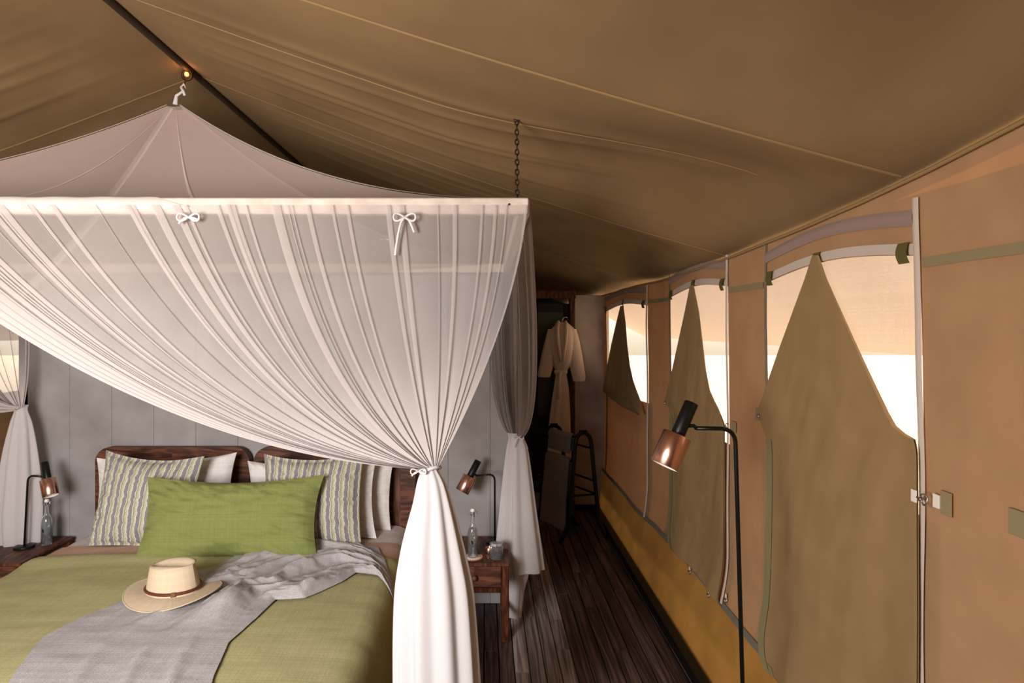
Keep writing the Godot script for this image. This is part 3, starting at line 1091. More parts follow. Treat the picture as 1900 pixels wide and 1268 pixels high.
func bow(at: Vector3, s: float, tail: float) -> ArrayMesh:
	var st := new_st()
	var b := 0
	for sx in [-1.0, 1.0]:
		var loop := []
		for i in 11:
			var t := i / 10.0
			loop.append(at + s * Vector3(sx * 0.035 * sin(PI * t), 0.012 * sin(TAU * t), 0.004 * sin(PI * t) + 0.004))
		b = add_tube(st, b, loop, 0.0035 * s, 6)
		var tl := []
		for i in 8:
			var t := i / 7.0
			tl.append(at + s * Vector3(sx * 0.03 * sqrt(t), -tail * t * (1.0 if sx < 0 else 0.4), 0.006))
		b = add_tube(st, b, tl, 0.004 * s, 6)
	st.generate_normals()
	return st.commit()

func build_canopy() -> void:
	var fr := thing("canopy_frame", Vector3(MID, 2.03, -2.8), "whitewashed wooden canopy frame hung over the beds", "canopy frame")
	part("front_rail", box(Vector3(2.96, 0.052, 0.04), 0.004, Vector3(-1.34, 2.034, -DF) - fr.position), M.rail, fr)
	part("rear_rail", box(Vector3(2.96, 0.052, 0.04), 0.004, Vector3(MID, 1.985, -DR) - fr.position), M.rail, fr)
	for x in [0.125, -2.78]:
		var o := part("side_rail", box(Vector3(0.04, 0.05, 1.6), 0.004), M.rail, fr, Vector3(x, 2.01, -2.8) - fr.position)
		o.rotation.x = -0.03
	part("screw", lathe([Vector2(0, 0.001), Vector2(0.004, 0.001), Vector2(0.004, -0.001), Vector2(0, -0.001)], 10, Basis(Vector3.RIGHT, PI / 2), P(944, 382, DF) + Vector3(0, 0, 0.021) - fr.position), M.iron, fr)
	# chain at the front corner, and the hook with its chain under the ridge
	var ctop := Vector3(0.105, roof_y(0.105, 2.09) - 0.004, -2.05)
	var ch := thing("chain", Vector3(0.105, 2.06, -2.02), "rusty chain holding the front corner of the canopy frame to the roof", "chain")
	part("links", chain_mesh(ctop - ch.position, Vector3(0, 0.0, 0), 0.017), M.iron, ch)
	part("roof_hook", chain_ring(ctop - ch.position + Vector3(0, 0.004, 0), 0.008, 0.004), M.iron, ch)
	var hook := Vector3(-1.325, 2.775, -2.757)
	var c2 := thing("ridge_hook", hook, "small glowing ridge fitting with a short dark chain above the net tip", "hook")
	part("ring", chain_ring(Vector3(0, -0.01, 0), 0.021, 0.006), M.iron, c2)
	part("bulb", lathe([Vector2(0.0, -0.012), Vector2(0.008, -0.008), Vector2(0.010, 0.0), Vector2(0.007, 0.007), Vector2(0, 0.010)], 14, Basis.IDENTITY, Vector3(0.004, -0.009, 0.012)), M.bulb, c2)
	var ol := OmniLight3D.new()
	ol.name = "bulb_light"
	ol.light_color = Color(1, 0.65, 0.35)
	ol.light_energy = 0.004
	ol.light_size = 0.01
	ol.omni_range = 12.0
	ol.omni_attenuation = 2.0
	ol.shadow_enabled = true
	c2.add_child(ol)
	ol.position = Vector3(0.004, -0.009, 0.026)
	part("links", chain_mesh(Vector3(-0.004, -0.03, 0.0), Vector3(-0.03, -0.075, 0.0), 0.011), M.iron, c2)
	# the net
	var net := thing("mosquito_net", Vector3(MID, 0, -2.8), "sheer white mosquito net draped over the canopy frame", "mosquito net")
	var o := -net.position
	for k in 4:
		part("top_panel", grid(30, 30, func(u, v): return top_at(k, u, 0.02 + 0.98 * v) + o, true), M.nettop, net)
	for k in 4:
		var wd: float = [0.016, 0.016, 0.016, 0.05][k]
		part("seam_tape", grid(2, 40, func(u, v):
			var p := edge_at(k, 0.02 + 0.97 * v)
			return p + Vector3((u - 0.5) * wd * (0.5 + v), 0.004, 0.004) + o, true), M.nettape, net)
	for s in [0.645, 0.32]:
		part("seam_tape", grid(2, 40, func(u, v): return top_at(0, s + (u - 0.5) * 0.006 * (1.0 if s > 0.5 else 0.6), 0.03 + 0.95 * v) + Vector3(0, 0.004, 0.004) + o, true), M.nettape, net)
	part("hanging_loop", tube([APEX + Vector3(0, -0.01, 0) + o, APEX + Vector3(0.006, 0.03, 0) + o, Vector3(-1.355, 2.71, -2.79) + o, hook + Vector3(-0.026, -0.062, 0.0) + o, hook + Vector3(-0.016, -0.05, 0.004) + o, Vector3(-1.34, 2.715, -2.775) + o], [0.011, 0.007, 0.005, 0.006, 0.006, 0.004], 8), M.netcloth, net)
	part("loop_tail", tube([hook + Vector3(-0.024, -0.068, 0.004) + o, hook + Vector3(-0.014, -0.085, 0.006) + o, hook + Vector3(-0.008, -0.102, 0.006) + o], 0.006, 6), M.netcloth, net)
	var r := RandomNumberGenerator.new()
	r.seed = 41
	# front curtain, gathered to the right-hand tie
	var tie := P(796, 868, DF)
	var T := func(u): return Vector3(lerpf(-2.05, 0.135, u), 2.035, -DF + 0.026)
	var K := func(u): return P(lerpf(784, 812, u), 868, DF) + Vector3(0, 0, 0.02)
	var ox := [[0.0, 0.0], [0.3, -40.0], [0.6, -57.0], [0.84, 0.0], [1.0, 64.0]]
	var oy := [[0.0, 213.0], [0.3, 190.0], [0.6, 147.0], [0.84, 25.0], [1.0, -30.0]]
	var C := func(u): return (T.call(u) + K.call(u)) / 2 + Vector3(along(ox, u), -along(oy, u), 0) * DF / F + Vector3(0, 0, 0.05 * sin(PI * u))
	part("front_curtain", gathered(pleats(40, 0.62, r, 0.09), T, C, K, 60, 0.008, 0.35, 0.93, Vector3(0, 0, 1), 0.10), M.net, net, o)
	part("rail_wrap", grid(80, 8, func(u, v):
		var a: float = -0.6 + v * 4.0
		var x: float = lerpf(-2.82, -0.9 - 0.4 * v, u)
		return Vector3(x, 2.034 + 0.034 * sin(a) + 0.002 * sin(x * 40.0), -DF + 0.028 * cos(a)) + o), M.nettape, net)
	for q in [[365, 409, 0.02], [755, 409, 0.12]]:
		part("ribbon_bow", bow(P(q[0], q[1], DF) + Vector3(0, 0, 0.05) + o, 1.0, q[2]), M.netcloth, net)
	# the gathered skirt below the tie
	var secs := []
	for q in [[778, 815, 862, 0.5], [782, 812, 870, 0.5], [775, 826, 895, 0.6], [768, 838, 934, 0.8], [755, 851, 985, 0.9], [746, 861, 1030, 1.0], [738, 873, 1090, 1.0], [735, 880, 1170, 1.0], [735, 886, 1268, 1.0], [736, 892, 1400, 1.0], [738, 896, 1550, 1.0]]:
		var a := P(q[0], q[2], DF)
		var b := P(q[1], q[2], DF)
		secs.append([(a + b) / 2, (b.x - a.x) / 2, (b.x - a.x) * 0.33 + 0.006, q[3]])
	part("front_skirt", loft(refine(secs, 6), 200, 11.0, 0.085, 0.4), M.netcloth, net, o)
	part("tie_cord", tube(range(20).map(func(i):
		var a: float = TAU * i / 20.0
		return tie + Vector3(cos(a) * 0.036, 0.006 * sin(a * 2.0), sin(a) * 0.03) + o), 0.006, 6, true), M.netcloth, net)
	part("tie_cord", bow(tie + Vector3(-0.03, -0.004, 0.034) + o, 0.7, 0.02), M.netcloth, net)
	# rear right: side curtain tied by the nightstand
	var t2 := P(956, 812, 3.48)
	var T2 := func(u): return Vector3(0.148, lerpf(2.035, 1.99, u * 2), -lerpf(2.05, 3.58, u * 2)) if u < 0.5 else Vector3(lerpf(0.148, 0.03, (u - 0.5) * 2), 1.99, -3.59)
	var K2 := func(u): return t2 + Vector3(lerpf(0.03, -0.03, u), 0, lerpf(0.02, -0.02, u))
	var C2 := func(u): return (T2.call(u) + K2.call(u)) / 2 + Vector3(lerpf(0.09, -0.10, u), -0.32, 0)
	part("side_curtain", gathered(pleats(11, 0.9, r), T2, C2, K2, 40, 0.02, 0.46, 0.88, Vector3(0.7, 0, 0.7)), M.net, net, o)
	secs = []
	for q in [[942, 975, 803, 0.4], [944, 972, 814, 0.4], [941, 978, 832, 0.6], [936, 984, 880, 0.9], [930, 992, 950, 1.0], [925, 1000, 1010, 1.0], [924, 1006, 1058, 1.0]]:
		var a := P(q[0], q[2], 3.48)
		var b := P(q[1], q[2], 3.48)
		secs.append([(a + b) / 2, (b.x - a.x) / 2, (b.x - a.x) * 0.26 + 0.006, q[3]])
	part("side_skirt", loft(refine(secs, 6), 120, 8.0, 0.14, 1.3), M.netsheer, net, o)
	secs = []
	for q in [[944, 985, 1040, 1.0], [945, 972, 1090, 1.0], [946, 968, 1120, 1.0], [946, 966, 1146, 1.0]]:
		var a := P(q[0], q[2], 3.50)
		var b := P(q[1], q[2], 3.50)
		secs.append([(a + b) / 2, (b.x - a.x) / 2, (b.x - a.x) * 0.3, q[3]])
	part("trailing_hem", loft(refine(secs, 4), 60, 5.0, 0.2, 0.3), M.netsheer, net, o)
	part("tie_cord", bow(P(962, 812, 3.42) + o, 0.8, 0.07), M.netcloth, net)
	# rear left: tied back beside the lamp
	var t3 := P(40, 757, 3.5)
	var T3 := func(u): return Vector3(lerpf(-2.98, -2.66, u), 1.99, -lerpf(3.2, 3.58, u))
	var K3 := func(u): return t3 + Vector3(lerpf(-0.025, 0.02, u), lerpf(-0.015, 0.01, u), 0.01)
	var C3 := func(u): return (T3.call(u) + K3.call(u)) / 2 + Vector3(lerpf(-0.1, 0.06, u), -0.15, 0)
	part("side_curtain", gathered(pleats(8, 0.9, r), T3, C3, K3, 40, 0.02, 0.34, 0.85, Vector3(0, 0, 1)), M.net, net, o)
	var T4 := func(u): return Vector3(-2.78, 1.985, -lerpf(2.2, 3.1, u))
	var C4 := func(u): return P(lerpf(-150, -60, u), lerpf(800, 760, u), 3.3)
	part("side_curtain", gathered(pleats(6, 0.7, r), T4, C4, K3, 30, 0.02, 0.45, 0.85, Vector3(0, 0, 1)), M.net, net, o)
	secs = []
	for q in [[26, 52, 752, 0.4], [28, 50, 762, 0.4], [20, 58, 790, 0.7], [8, 66, 850, 1.0], [0, 72, 920, 1.0], [-4, 72, 960, 1.0], [0, 68, 1012, 1.0]]:
		var a := P(q[0], q[2], 3.52)
		var b := P(q[1], q[2], 3.52)
		secs.append([(a + b) / 2, (b.x - a.x) / 2, (b.x - a.x) * 0.25 + 0.006, q[3]])
	part("side_skirt", loft(refine(secs, 6), 120, 7.0, 0.14, 2.0), M.netsheer, net, o)

func chain_ring(at: Vector3, r: float, t: float) -> ArrayMesh:
	return tube(range(18).map(func(i): return at + Vector3(cos(TAU * i / 18.0) * r, sin(TAU * i / 18.0) * r, 0)), t, 8, true)

func chain_mesh(a: Vector3, b: Vector3, pitch: float) -> ArrayMesh:
	var st := new_st()
	var base := 0
	var L := a.distance_to(b)
	var n := int(L / pitch)
	var dir := (b - a).normalized()
	var side := dir.cross(Vector3.BACK).normalized()
	var fwd := dir.cross(side)
	for i in n:
		var c := a.lerp(b, (i + 0.5) / n)
		var w := side if i % 2 == 0 else fwd
		var pts := []
		for k in 12:
			var t := TAU * k / 12.0
			pts.append(c + dir * cos(t) * pitch * 0.64 + w * sin(t) * pitch * 0.34)
		base = add_tube(st, base, pts, pitch * 0.14, 5, true)
	st.generate_normals()
	return st.commit()

# ------------------------------------------------------------------ furniture
func build_nightstand(x: float, label: String) -> void:
	var t := thing("nightstand", Vector3(x, 0, -3.43), label, "nightstand", "dark wooden nightstands")
	var w := 0.37
	var d := 0.42
	part("tabletop", box(Vector3(w, 0.018, d), 0.004, Vector3(0, 0.406, 0)), M.wood, t)
	for sx in [-1, 1]:
		for sz in [-1, 1]:
			part("leg", box(Vector3(0.036, 0.397, 0.036), 0.004, Vector3(sx * (w / 2 - 0.022), 0.1985, sz * (d / 2 - 0.022))), M.jamb, t)
	for sx in [-1, 1]: part("side_panel", box(Vector3(0.014, 0.12, d - 0.08), 0.002, Vector3(sx * (w / 2 - 0.022), 0.335, 0)), M.wood, t)
	part("back_panel", box(Vector3(w - 0.08, 0.12, 0.014), 0.002, Vector3(0, 0.335, -d / 2 + 0.03)), M.wood, t)
	var dr := part("drawer", box(Vector3(w - 0.085, 0.112, 0.36), 0.004, Vector3(0, 0.338, 0.012)), M.woodh, t)
	part("knob", lathe([Vector2(0, 0.03), Vector2(0.010, 0.029), Vector2(0.0145, 0.024), Vector2(0.015, 0.017), Vector2(0.011, 0.01), Vector2(0.007, 0.006), Vector2(0.007, -0.004)], 24, Basis(Vector3.RIGHT, PI / 2), Vector3(0, 0.338, 0.195)), M.wood, dr)
	part("stretcher", box(Vector3(w - 0.08, 0.03, 0.02), 0.003, Vector3(0, 0.11, -d / 2 + 0.025)), M.jamb, t)
	for sx in [-1, 1]: part("stretcher", box(Vector3(0.02, 0.03, d - 0.08), 0.003, Vector3(sx * (w / 2 - 0.022), 0.11, 0)), M.jamb, t)

func lamp_head(t: Node3D, at: Vector3, axis: Vector3, s: float) -> void:
	# black socket tube and copper shade; axis points from the cap to the open mouth
	var y := -axis.normalized()
	var xx := y.cross(Vector3.BACK).normalized()
	var B := Basis(xx, y, xx.cross(y))
	part("socket", lathe(hard([Vector2(0, -0.06), Vector2(0.021, -0.06), Vector2(0.021, 0.08), Vector2(0, 0.08)]).map(func(p): return p * s), 32, B, at), M.black, t)
	var a := at + axis.normalized() * 0.075 * s
	var prof := hard([Vector2(0.0405, 0.045), Vector2(0.0405, -0.055), Vector2(0.0435, -0.055), Vector2(0.0435, 0.046), Vector2(0.022, 0.046)]).map(func(p): return p * s)
	var sh := part("shade", lathe(prof, 48, B, a), M.copper, t)
	part("shade_lining", lathe([Vector2(0.040, -0.0545), Vector2(0.040, 0.0415), Vector2(0.0, 0.0415)].map(func(p): return p * s), 40, B, a), M.shadein, sh)
	part("bulb_glass", lathe([Vector2(0, -0.035), Vector2(0.014, -0.030), Vector2(0.02, -0.015), Vector2(0.014, 0.008), Vector2(0.01, 0.03)].map(func(p): return p * s), 20, B, a), M.shadein, sh)

func build_table_lamp(base: Vector3, pole_top: Vector3, elbow: Vector3, head: Vector3, axis: Vector3, label: String) -> void:
	var t := thing("table_lamp", base, label, "lamp", "copper bedside lamps")
	part("base", lathe(hard([Vector2(0, 0), Vector2(0.05, 0), Vector2(0.05, 0.012), Vector2(0, 0.012)], 0.002), 32), M.black, t)
	part("stem", tube(bent([Vector3(0, 0.01, 0), pole_top - base, elbow - base], 0.04, 8), 0.0055, 10), M.blackm, t)
	var q := head - base
	part("swivel", tube([elbow - base, q + axis.normalized() * 0.0], [0.006, 0.006], 8), M.black, t)
	lamp_head(t, q, axis, 0.92)

func build_floor_lamp() -> void:
	var b := Vector3(0.845, 0, -2.0)
	var t := thing("floor_lamp", b, "tall black floor lamp with a tilted copper shade by the canvas wall", "lamp")
	part("base", lathe(hard([Vector2(0, 0), Vector2(0.11, 0), Vector2(0.11, 0.016), Vector2(0, 0.016)], 0.003), 40), M.black, t)
	var top := P(1364, 796, DF) - b
	var el := P(1292, 795, DF) - b
	part("stem", tube(bent([Vector3(0, 0.012, 0), top, el], 0.05, 10), 0.0068, 12), M.blackm, t)
	var head := P(1264, 792, DF) - b
	part("swivel", tube([el, P(1287, 790, DF) - b, head], [0.0075, 0.006, 0.006], 10), M.black, t)
	lamp_head(t, head, Vector3(-0.50, -1.0, 0.16), 1.06)

func bottle(at: Vector3, label: String) -> void:
	var t := thing("water_bottle", at, label, "bottle", "swing-top water bottles")
	var outer := [Vector2(0, 0.0), Vector2(0.024, 0.0), Vector2(0.0275, 0.004), Vector2(0.0275, 0.128), Vector2(0.0262, 0.142), Vector2(0.019, 0.158), Vector2(0.0125, 0.172), Vector2(0.0105, 0.185), Vector2(0.0105, 0.222), Vector2(0.0135, 0.224), Vector2(0.0135, 0.236), Vector2(0.011, 0.238)]
	var inner := [Vector2(0.008, 0.238), Vector2(0.008, 0.184), Vector2(0.0105, 0.170), Vector2(0.017, 0.156), Vector2(0.024, 0.141), Vector2(0.025, 0.128), Vector2(0.025, 0.008), Vector2(0.010, 0.016), Vector2(0, 0.02)]
	part("glass", lathe(outer + inner, 36), M.glass, t)
	part("water", lathe([Vector2(0, 0.0205), Vector2(0.010, 0.0165), Vector2(0.0246, 0.009), Vector2(0.0246, 0.128), Vector2(0.0236, 0.1405), Vector2(0.0166, 0.1555), Vector2(0, 0.1555)], 32), M.water, t)
	part("stopper", lathe([Vector2(0.0075, 0.232), Vector2(0.0075, 0.240), Vector2(0.012, 0.241), Vector2(0.013, 0.248), Vector2(0.009, 0.256), Vector2(0, 0.257)], 24), M.cork, t)
	var st := new_st()
	var b := 0
	for s in [-1.0, 1.0]:
		b = add_tube(st, b, bent([Vector3(s * 0.012, 0.228, 0), Vector3(s * 0.024, 0.220, 0.004), Vector3(s * 0.022, 0.246, 0.002), Vector3(s * 0.006, 0.252, 0.008)], 0.008, 4), 0.0013, 6)
	b = add_tube(st, b, range(20).map(func(i): return Vector3(cos(TAU * i / 20.0) * 0.0125, 0.218, sin(TAU * i / 20.0) * 0.0125)), 0.0013, 6, true)
	st.generate_normals()
	part("wire_clasp", st.commit(), M.steel, t)
	part("emblem", box(Vector3(0.008, 0.018, 0.001), 0.0003, Vector3(-0.002, 0.085, 0.0279), Basis(Vector3.BACK, 0.3)), M.black, t)

func build_nightstand_items() -> void:
	build_nightstand(-0.057, "dark wooden nightstand with one drawer, beside the right bed")
	build_nightstand(-2.60, "dark wooden nightstand beside the left bed, mostly hidden")
	var ty := 0.415
	build_table_lamp(Vector3(0.056, ty, -3.52), P(918, 880, 3.52), P(884, 883, 3.52), P(876, 877, 3.50), Vector3(-0.55, -1.0, 0.28), "copper and black table lamp with its arm turned left, right nightstand")
	build_table_lamp(Vector3(-2.565, ty, -3.45), P(52, 882, 3.45), P(78, 885, 3.45), P(87, 882, 3.43), Vector3(0.42, -1.0, 0.30), "copper and black table lamp with its arm turned right, left nightstand")
	var co := Vector3(-0.066, ty, -3.30)
	var ct := thing("coaster", co, "round crocheted coaster with a beaded edge under the water bottle", "coaster")
	part("mat", lathe([Vector2(0, 0.0), Vector2(0.046, 0.0), Vector2(0.048, 0.003), Vector2(0.046, 0.005), Vector2(0, 0.005)], 32), M.crochet, ct)
	var st := new_st()
	var b := 0
	for i in 32:
		var a := TAU * i / 32.0
		var c := Vector3(cos(a) * 0.0505, 0.004, sin(a) * 0.0505)
		b = add_tube(st, b, [c - Vector3(0, 0.0038, 0), c - Vector3(0, 0.0015, 0), c + Vector3(0, 0.0015, 0), c + Vector3(0, 0.0038, 0)], [0.001, 0.0036, 0.0036, 0.001], 6)
	st.generate_normals()
	var bd := part("bead_edge", st.commit(), M.bead, ct)
	bd.set_meta("kind", "stuff")
	bottle(co + Vector3(0, 0.0055, 0), "clear swing-top water bottle on the coaster, right nightstand")
	bottle(Vector3(-2.475, ty, -3.50), "clear swing-top water bottle beside the left lamp")
	var cup := thing("copper_cup", Vector3(0.022, ty, -3.36), "small copper cup between the bottle and the glass jar", "cup")
	part("body", lathe(hard([Vector2(0, 0), Vector2(0.021, 0), Vector2(0.021, 0.034), Vector2(0.0195, 0.034), Vector2(0.0195, 0.003), Vector2(0, 0.003)]), 32), M.copper, cup)
	var jar := thing("glass_jar", Vector3(0.060, ty, -3.30), "clear glass jar of dark beads on the nightstand edge", "jar")
	part("glass", lathe([Vector2(0, 0), Vector2(0.034, 0.0), Vector2(0.036, 0.003), Vector2(0.036, 0.058), Vector2(0.034, 0.064), Vector2(0.034, 0.070), Vector2(0.0315, 0.070), Vector2(0.0315, 0.063), Vector2(0.0335, 0.057), Vector2(0.0335, 0.006), Vector2(0, 0.005)], 36), M.glass, jar)
	part("lid", lathe([Vector2(0, 0.071), Vector2(0.036, 0.071), Vector2(0.036, 0.076), Vector2(0.030, 0.079), Vector2(0, 0.080)], 36), M.glass, jar)
	st = new_st()
	b = 0
	for i in 70:
		var a := rng.randf() * TAU
		var rr := sqrt(rng.randf()) * 0.027
		var c := Vector3(cos(a) * rr, 0.010 + rng.randf() * 0.028, sin(a) * rr)
		b = add_tube(st, b, [c - Vector3(0.004, 0, 0), c - Vector3(0.002, 0, 0), c + Vector3(0.002, 0, 0), c + Vector3(0.004, 0, 0)], [0.0008, 0.0034, 0.0034, 0.0008], 6)
	st.generate_normals()
	var cf := part("contents", st.commit(), M.coffee, jar)
	cf.set_meta("kind", "stuff")
	var bx := thing("small_box", Vector3(0.095, ty, -3.50), "small black box at the back corner of the right nightstand", "box")
	part("body", box(Vector3(0.05, 0.03, 0.05), 0.003, Vector3(0, 0.015, 0)), M.black, bx)
	part("lid", box(Vector3(0.052, 0.008, 0.052), 0.003, Vector3(0, 0.034, 0)), M.black, bx)

func build_rack() -> void:
	var A := Vector3(0.745, 0, -4.72)
	var B := Vector3(0.560, 0, -5.05)
	var dirv := (B - A).normalized()
	var across := dirv.cross(Vector3.UP).normalized()
	if across.x < 0: across = -across
	across = Vector3(0.93, 0, -0.25).normalized()
	var t := thing("towel_rack", A.lerp(B, 0.5), "black bent-wood towel rack standing by the far grey wall", "towel rack")
	var o := -t.position
	for e in [A, B]:
		var H := 0.84
		var pts := [e - across * 0.19 + Vector3(0, 0.012, 0), e - across * 0.115 + Vector3(0, 0.13, 0), e - across * 0.055 + Vector3(0, H, 0), e + across * 0.06 + Vector3(0, H + 0.0, 0), e + across * 0.135 + Vector3(0, 0.13, 0), e + across * 0.20 + Vector3(0, 0.012, 0)]
		part("end_frame", tube(bent(pts, 0.085, 6).map(func(p): return p + o), 0.016, 10), M.black, t)
	var bars := [[-0.045, 0.80], [0.05, 0.72], [-0.072, 0.62], [-0.10, 0.36], [0.105, 0.46], [0.115, 0.36]]
	for q in bars:
		var f := across * float(q[0]) + Vector3(0, q[1], 0)
		part("bar", tube([A + f + o, B + f + o], 0.0085, 10), M.black, t)
	for e in [A, B]:
		part("tie_bar", tube([e - across * 0.095 + Vector3(0, 0.36, 0) + o, e + across * 0.11 + Vector3(0, 0.36, 0) + o], 0.008, 8), M.black, t)
	towel(A, dirv, across, 0.045, 0.29, Vector2(-0.045, 0.80), 0.13, 0.12, "small grey towel folded over the top bar of the rack", "small_towel")
	towel(A, dirv, across, 0.03, 0.31, Vector2(-0.072, 0.62), 0.53, 0.30, "large grey bath towel hanging from the lower bar of the rack", "bath_towel")

func towel(A: Vector3, dirv: Vector3, across: Vector3, s0: float, w: float, bar: Vector2, front: float, back: float, label: String, n: String) -> void:
	var r := 0.018
	var c := A + across * bar.x + Vector3(0, bar.y, 0)
	var t := thing(n, c, label, "towel")
	var st := new_st()
	var base := 0
	for layer in 2:
		var rr := r + 0.007 * layer
		base = add_grid(st, base, 14, 40, func(u, v):
			var L := front + back + PI * rr
			var s: float = v * L
			var p := Vector2.ZERO
			if s < front: p = Vector2(-rr, -(front - s))
			elif s < front + PI * rr:
				var a := (s - front) / rr
				p = Vector2(-rr * cos(a), rr * sin(a))
			else: p = Vector2(rr, -(s - front - PI * rr))
			var wob: float = 0.004 * sin(u * 7.0 + p.y * 6.0) * clampf(-p.y * 5.0, 0, 1)
			var spread: float = 1.0 + 0.03 * clampf(-p.y * 2.0, 0, 1)
			return dirv * (s0 + u * w * spread) + across * (p.x + wob + minf(p.y, 0.0) * 0.07 * (1.0 if p.x < 0 else -0.3)) + Vector3(0, p.y, 0), layer == 1)
	st.generate_normals()
	part("cloth", st.commit(), M.towel, t)
	part("border_band", grid(10, 3, func(u, v):
		var y: float = -front + 0.10 + v * 0.03
		return dirv * (s0 + u * w * 1.02) + across * (-r - 0.0095 + y * 0.07) + Vector3(0, y, 0)), M.towel, t)

func build_robe() -> void:
	var d := 5.44
	var c := P(1042, 605, d)
	var t := thing("bathrobe", Vector3(c.x, 0.7, c.z), "cream bathrobe tied at the waist, hanging on the door frame", "bathrobe")
	var o := -t.position
	var S := func(rows: Array, sides: int, folds: float, amp: float, ph: float) -> ArrayMesh:
		var secs := []
		for q in rows:
			var a := P(q[0], q[2], d)
			var b := P(q[1], q[2], d)
			secs.append([(a + b) / 2 + o + Vector3(0, 0, q[3] if q.size() > 3 else 0.0), (b.x - a.x) / 2, clampf((b.x - a.x) * 0.30, 0.03, 0.06), 1.0])
		return loft(refine(secs, 6), sides, folds, amp, ph)
	part("bodice", S.call([[1034, 1052, 598], [1028, 1058, 604], [1020, 1066, 613], [1018, 1068, 628], [1020, 1067, 650], [1025, 1062, 672], [1031, 1052, 688], [1031, 1050, 695]], 72, 6.0, 0.06, 0.2), M.robe, t)
	part("robe_skirt", S.call([[1031, 1050, 692], [1031, 1051, 700], [1028, 1054, 720], [1023, 1056, 755], [1018, 1057, 798], [1014, 1058, 840], [1012, 1058, 870]], 80, 7.0, 0.10, 0.9), M.robe, t)
	part("sleeve", S.call([[1017, 1030, 611], [1012, 1031, 630], [1006, 1029, 655], [1001, 1026, 680], [998, 1022, 695], [999, 1020, 700]], 48, 4.0, 0.05, 0.0), M.robe, t)
	part("sleeve", S.call([[1056, 1069, 611], [1054, 1074, 630], [1055, 1079, 655], [1058, 1083, 680], [1062, 1086, 700], [1064, 1084, 708]], 48, 4.0, 0.05, 1.0), M.robe, t)
	for s in [[1036, 1041, -1.0], [1049, 1043, 1.0]]:
		var pts := [P(s[0], 597, d - 0.02) + o, P(s[0] + s[2] * 2.0, 612, d - 0.075) + o, P(s[0] + s[2] * 0.0, 640, d - 0.09) + o, P(s[1], 672, d - 0.085) + o]
		part("lapel", tube(bent(pts, 0.03, 4), 0.015, 8), M.robe, t)
	part("belt", S.call([[1029, 1052, 687], [1028, 1053, 690], [1029, 1052, 694]], 40, 3.0, 0.03, 0.0), M.robe, t)
	part("belt_knot", tube(bent([P(1040, 690, d - 0.06) + o, P(1038, 705, d - 0.07) + o, P(1036, 742, d - 0.07) + o], 0.04, 4), 0.012, 8), M.robe, t)
	part("hanger", tube(bent([P(1018, 611, d) + o, P(1042, 598, d) + o, P(1067, 611, d) + o], 0.03, 5), 0.012, 8), M.jamb, t)
	part("hanger_hook", tube(bent([P(1043, 600, d) + o, P(1044, 590, d) + o, P(1052, 588, d) + o, P(1054, 594, d + 0.05) + o], 0.02, 4), 0.004, 8), M.steel, t)

func headboard_frame(w: float) -> ArrayMesh:
	# rounded upper corners: an inverted U of solid timber
	var st := new_st()
	st.set_smooth_group(-1)
	var h := 0.942
	var r := 0.085
	var f := 0.085
	var outp := []
	var inp := []
	outp.append(Vector2(-w / 2, 0))
	inp.append(Vector2(-w / 2 + f, 0))
	for i in 9:
		var a := PI - PI / 2 * i / 8.0
		outp.append(Vector2(-w / 2 + r + r * cos(a), h - r + r * sin(a)))
		inp.append(Vector2(-w / 2 + f + 0.02 + 0.02 * cos(a), h - f - 0.02 + 0.02 * sin(a)))
	for i in 9:
		var a := PI / 2 - PI / 2 * i / 8.0
		outp.append(Vector2(w / 2 - r + r * cos(a), h - r + r * sin(a)))
		inp.append(Vector2(w / 2 - f - 0.02 + 0.02 * cos(a), h - f - 0.02 + 0.02 * sin(a)))
	outp.append(Vector2(w / 2, 0))
	inp.append(Vector2(w / 2 - f, 0))
	var t := 0.045
	for i in outp.size() - 1:
		var a: Vector2 = outp[i]
		var b: Vector2 = outp[i + 1]
		var c: Vector2 = inp[i + 1]
		var e: Vector2 = inp[i]
		for z in [t / 2, -t / 2]:
			quad(st, Vector3(a.x, a.y, z), Vector3(b.x, b.y, z), Vector3(c.x, c.y, z), Vector3(e.x, e.y, z), Vector3(0, 0, z))
		var n := Vector3(-(b.y - a.y), b.x - a.x, 0)
		quad(st, Vector3(a.x, a.y, t / 2), Vector3(b.x, b.y, t / 2), Vector3(b.x, b.y, -t / 2), Vector3(a.x, a.y, -t / 2), n)
		quad(st, Vector3(e.x, e.y, t / 2), Vector3(c.x, c.y, t / 2), Vector3(c.x, c.y, -t / 2), Vector3(e.x, e.y, -t / 2), -n)
	st.generate_normals()
	return st.commit()

func build_clips() -> void:
	for q in [[1253, 1022, "small metal clip on the waist seam, highest in the photo, below the middle flap"], [1279, 1060, "small metal clip on the waist seam, second from the far end, below the middle flap"], [1314, 1103, "small metal clip on the waist seam below the middle flap, just before its zipper"], [1346, 1112, "zipper clip at the foot of the middle window, beside the lamp pole"], [1446, 1250, "small metal clip on the waist seam under the largest flap, at the bottom edge"]]:
		var p := on_wall(q[0], q[1], 0.016)
		var t := thing("wall_clip", p, q[2], "clip", "metal clips along the waist seam")
		part("clip_body", hook_mesh(Vector3(0, -0.006, -0.008), 0.8), M.steel, t)
		part("clip_strap", box(Vector3(0.004, 0.02, 0.012), 0.001, Vector3(0.002, 0.012, 0)), M.strap, t)

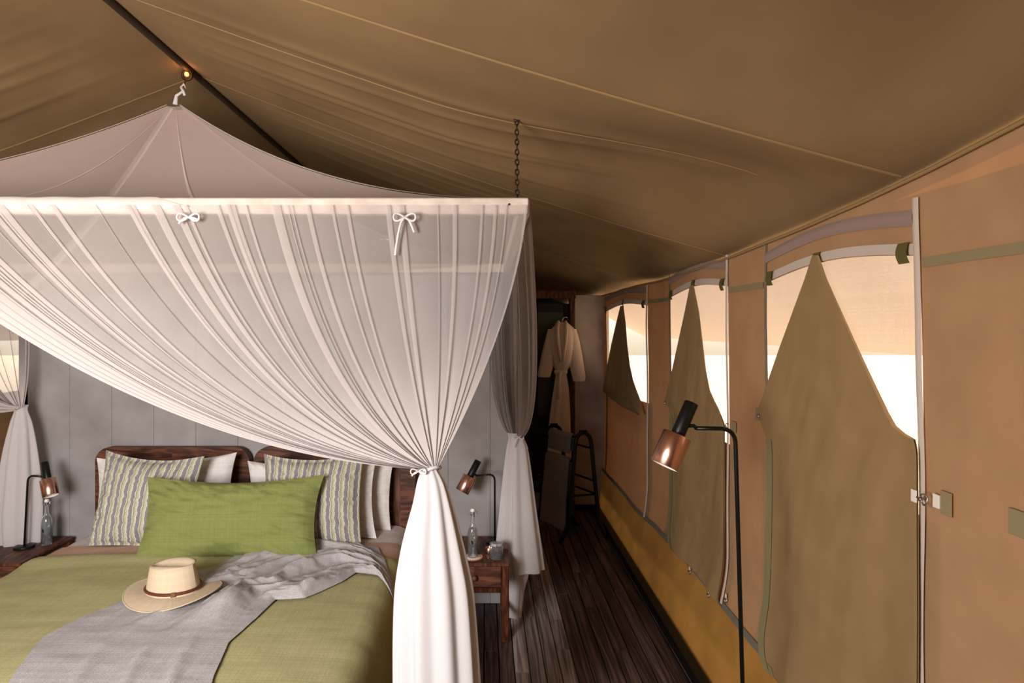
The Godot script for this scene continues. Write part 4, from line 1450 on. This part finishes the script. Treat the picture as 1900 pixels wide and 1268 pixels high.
# ------------------------------------------------------------------ main
func _ready() -> void:
	rng.seed = 7
	nz.seed = 3
	nz.frequency = 0.05
	# camera: level, lens shifted
	var cam := Camera3D.new()
	cam.name = "camera"
	cam.projection = Camera3D.PROJECTION_FRUSTUM
	cam.near = 0.05
	cam.far = 200.0
	cam.size = 0.05 * 1268.0 / F
	cam.frustum_offset = Vector2(0.05 * (950.0 - CX) / F, -0.05 * (634.0 - CY) / F)
	add_child(cam)
	cam.position = Vector3(0, EYE, 0)
	cam.current = true
	# sky, sun, exposure
	var we := WorldEnvironment.new()
	we.name = "environment"
	var env := Environment.new()
	env.background_mode = Environment.BG_SKY
	var sky := Sky.new()
	var sm := ProceduralSkyMaterial.new()
	sm.sky_top_color = Color(0.62, 0.72, 0.90)
	sm.sky_horizon_color = Color(0.96, 0.93, 0.88)
	sm.ground_bottom_color = Color(0.70, 0.64, 0.55)
	sm.ground_horizon_color = Color(0.92, 0.88, 0.80)
	sky.sky_material = sm
	env.sky = sky
	env.background_energy_multiplier = 2.4
	env.tonemap_mode = Environment.TONE_MAPPER_LINEAR
	env.tonemap_exposure = 1.0
	env.sdfgi_enabled = true
	env.ssao_enabled = true
	env.ssil_enabled = true
	we.environment = env
	add_child(we)
	var sun := DirectionalLight3D.new()
	sun.name = "sun"
	sun.light_color = Color(1.0, 0.93, 0.82)
	sun.light_energy = 5.0
	sun.light_angular_distance = 1.0
	sun.shadow_enabled = true
	add_child(sun)
	sun.look_at_from_position(Vector3(7.0, 8.0, -1.0), Vector3.ZERO)
	# daylight through the wide entrance behind the camera
	var door := AreaLight3D.new()
	door.name = "entrance_daylight"
	door.area_size = Vector2(0.9, 1.0)
	door.light_color = Color(1.0, 0.98, 0.97)
	door.light_energy = 13.5
	door.area_normalize_energy = true
	door.shadow_enabled = true
	add_child(door)
	door.position = Vector3(-1.35, 1.58, 0.2)
	door.rotation = Vector3(-0.40, 0.0, 0)
	make_materials()
	build_floor()
	build_tent()
	build_bed()
	build_canopy()
	build_nightstand_items()
	build_floor_lamp()
	build_rack()
	build_robe()
	build_clips()
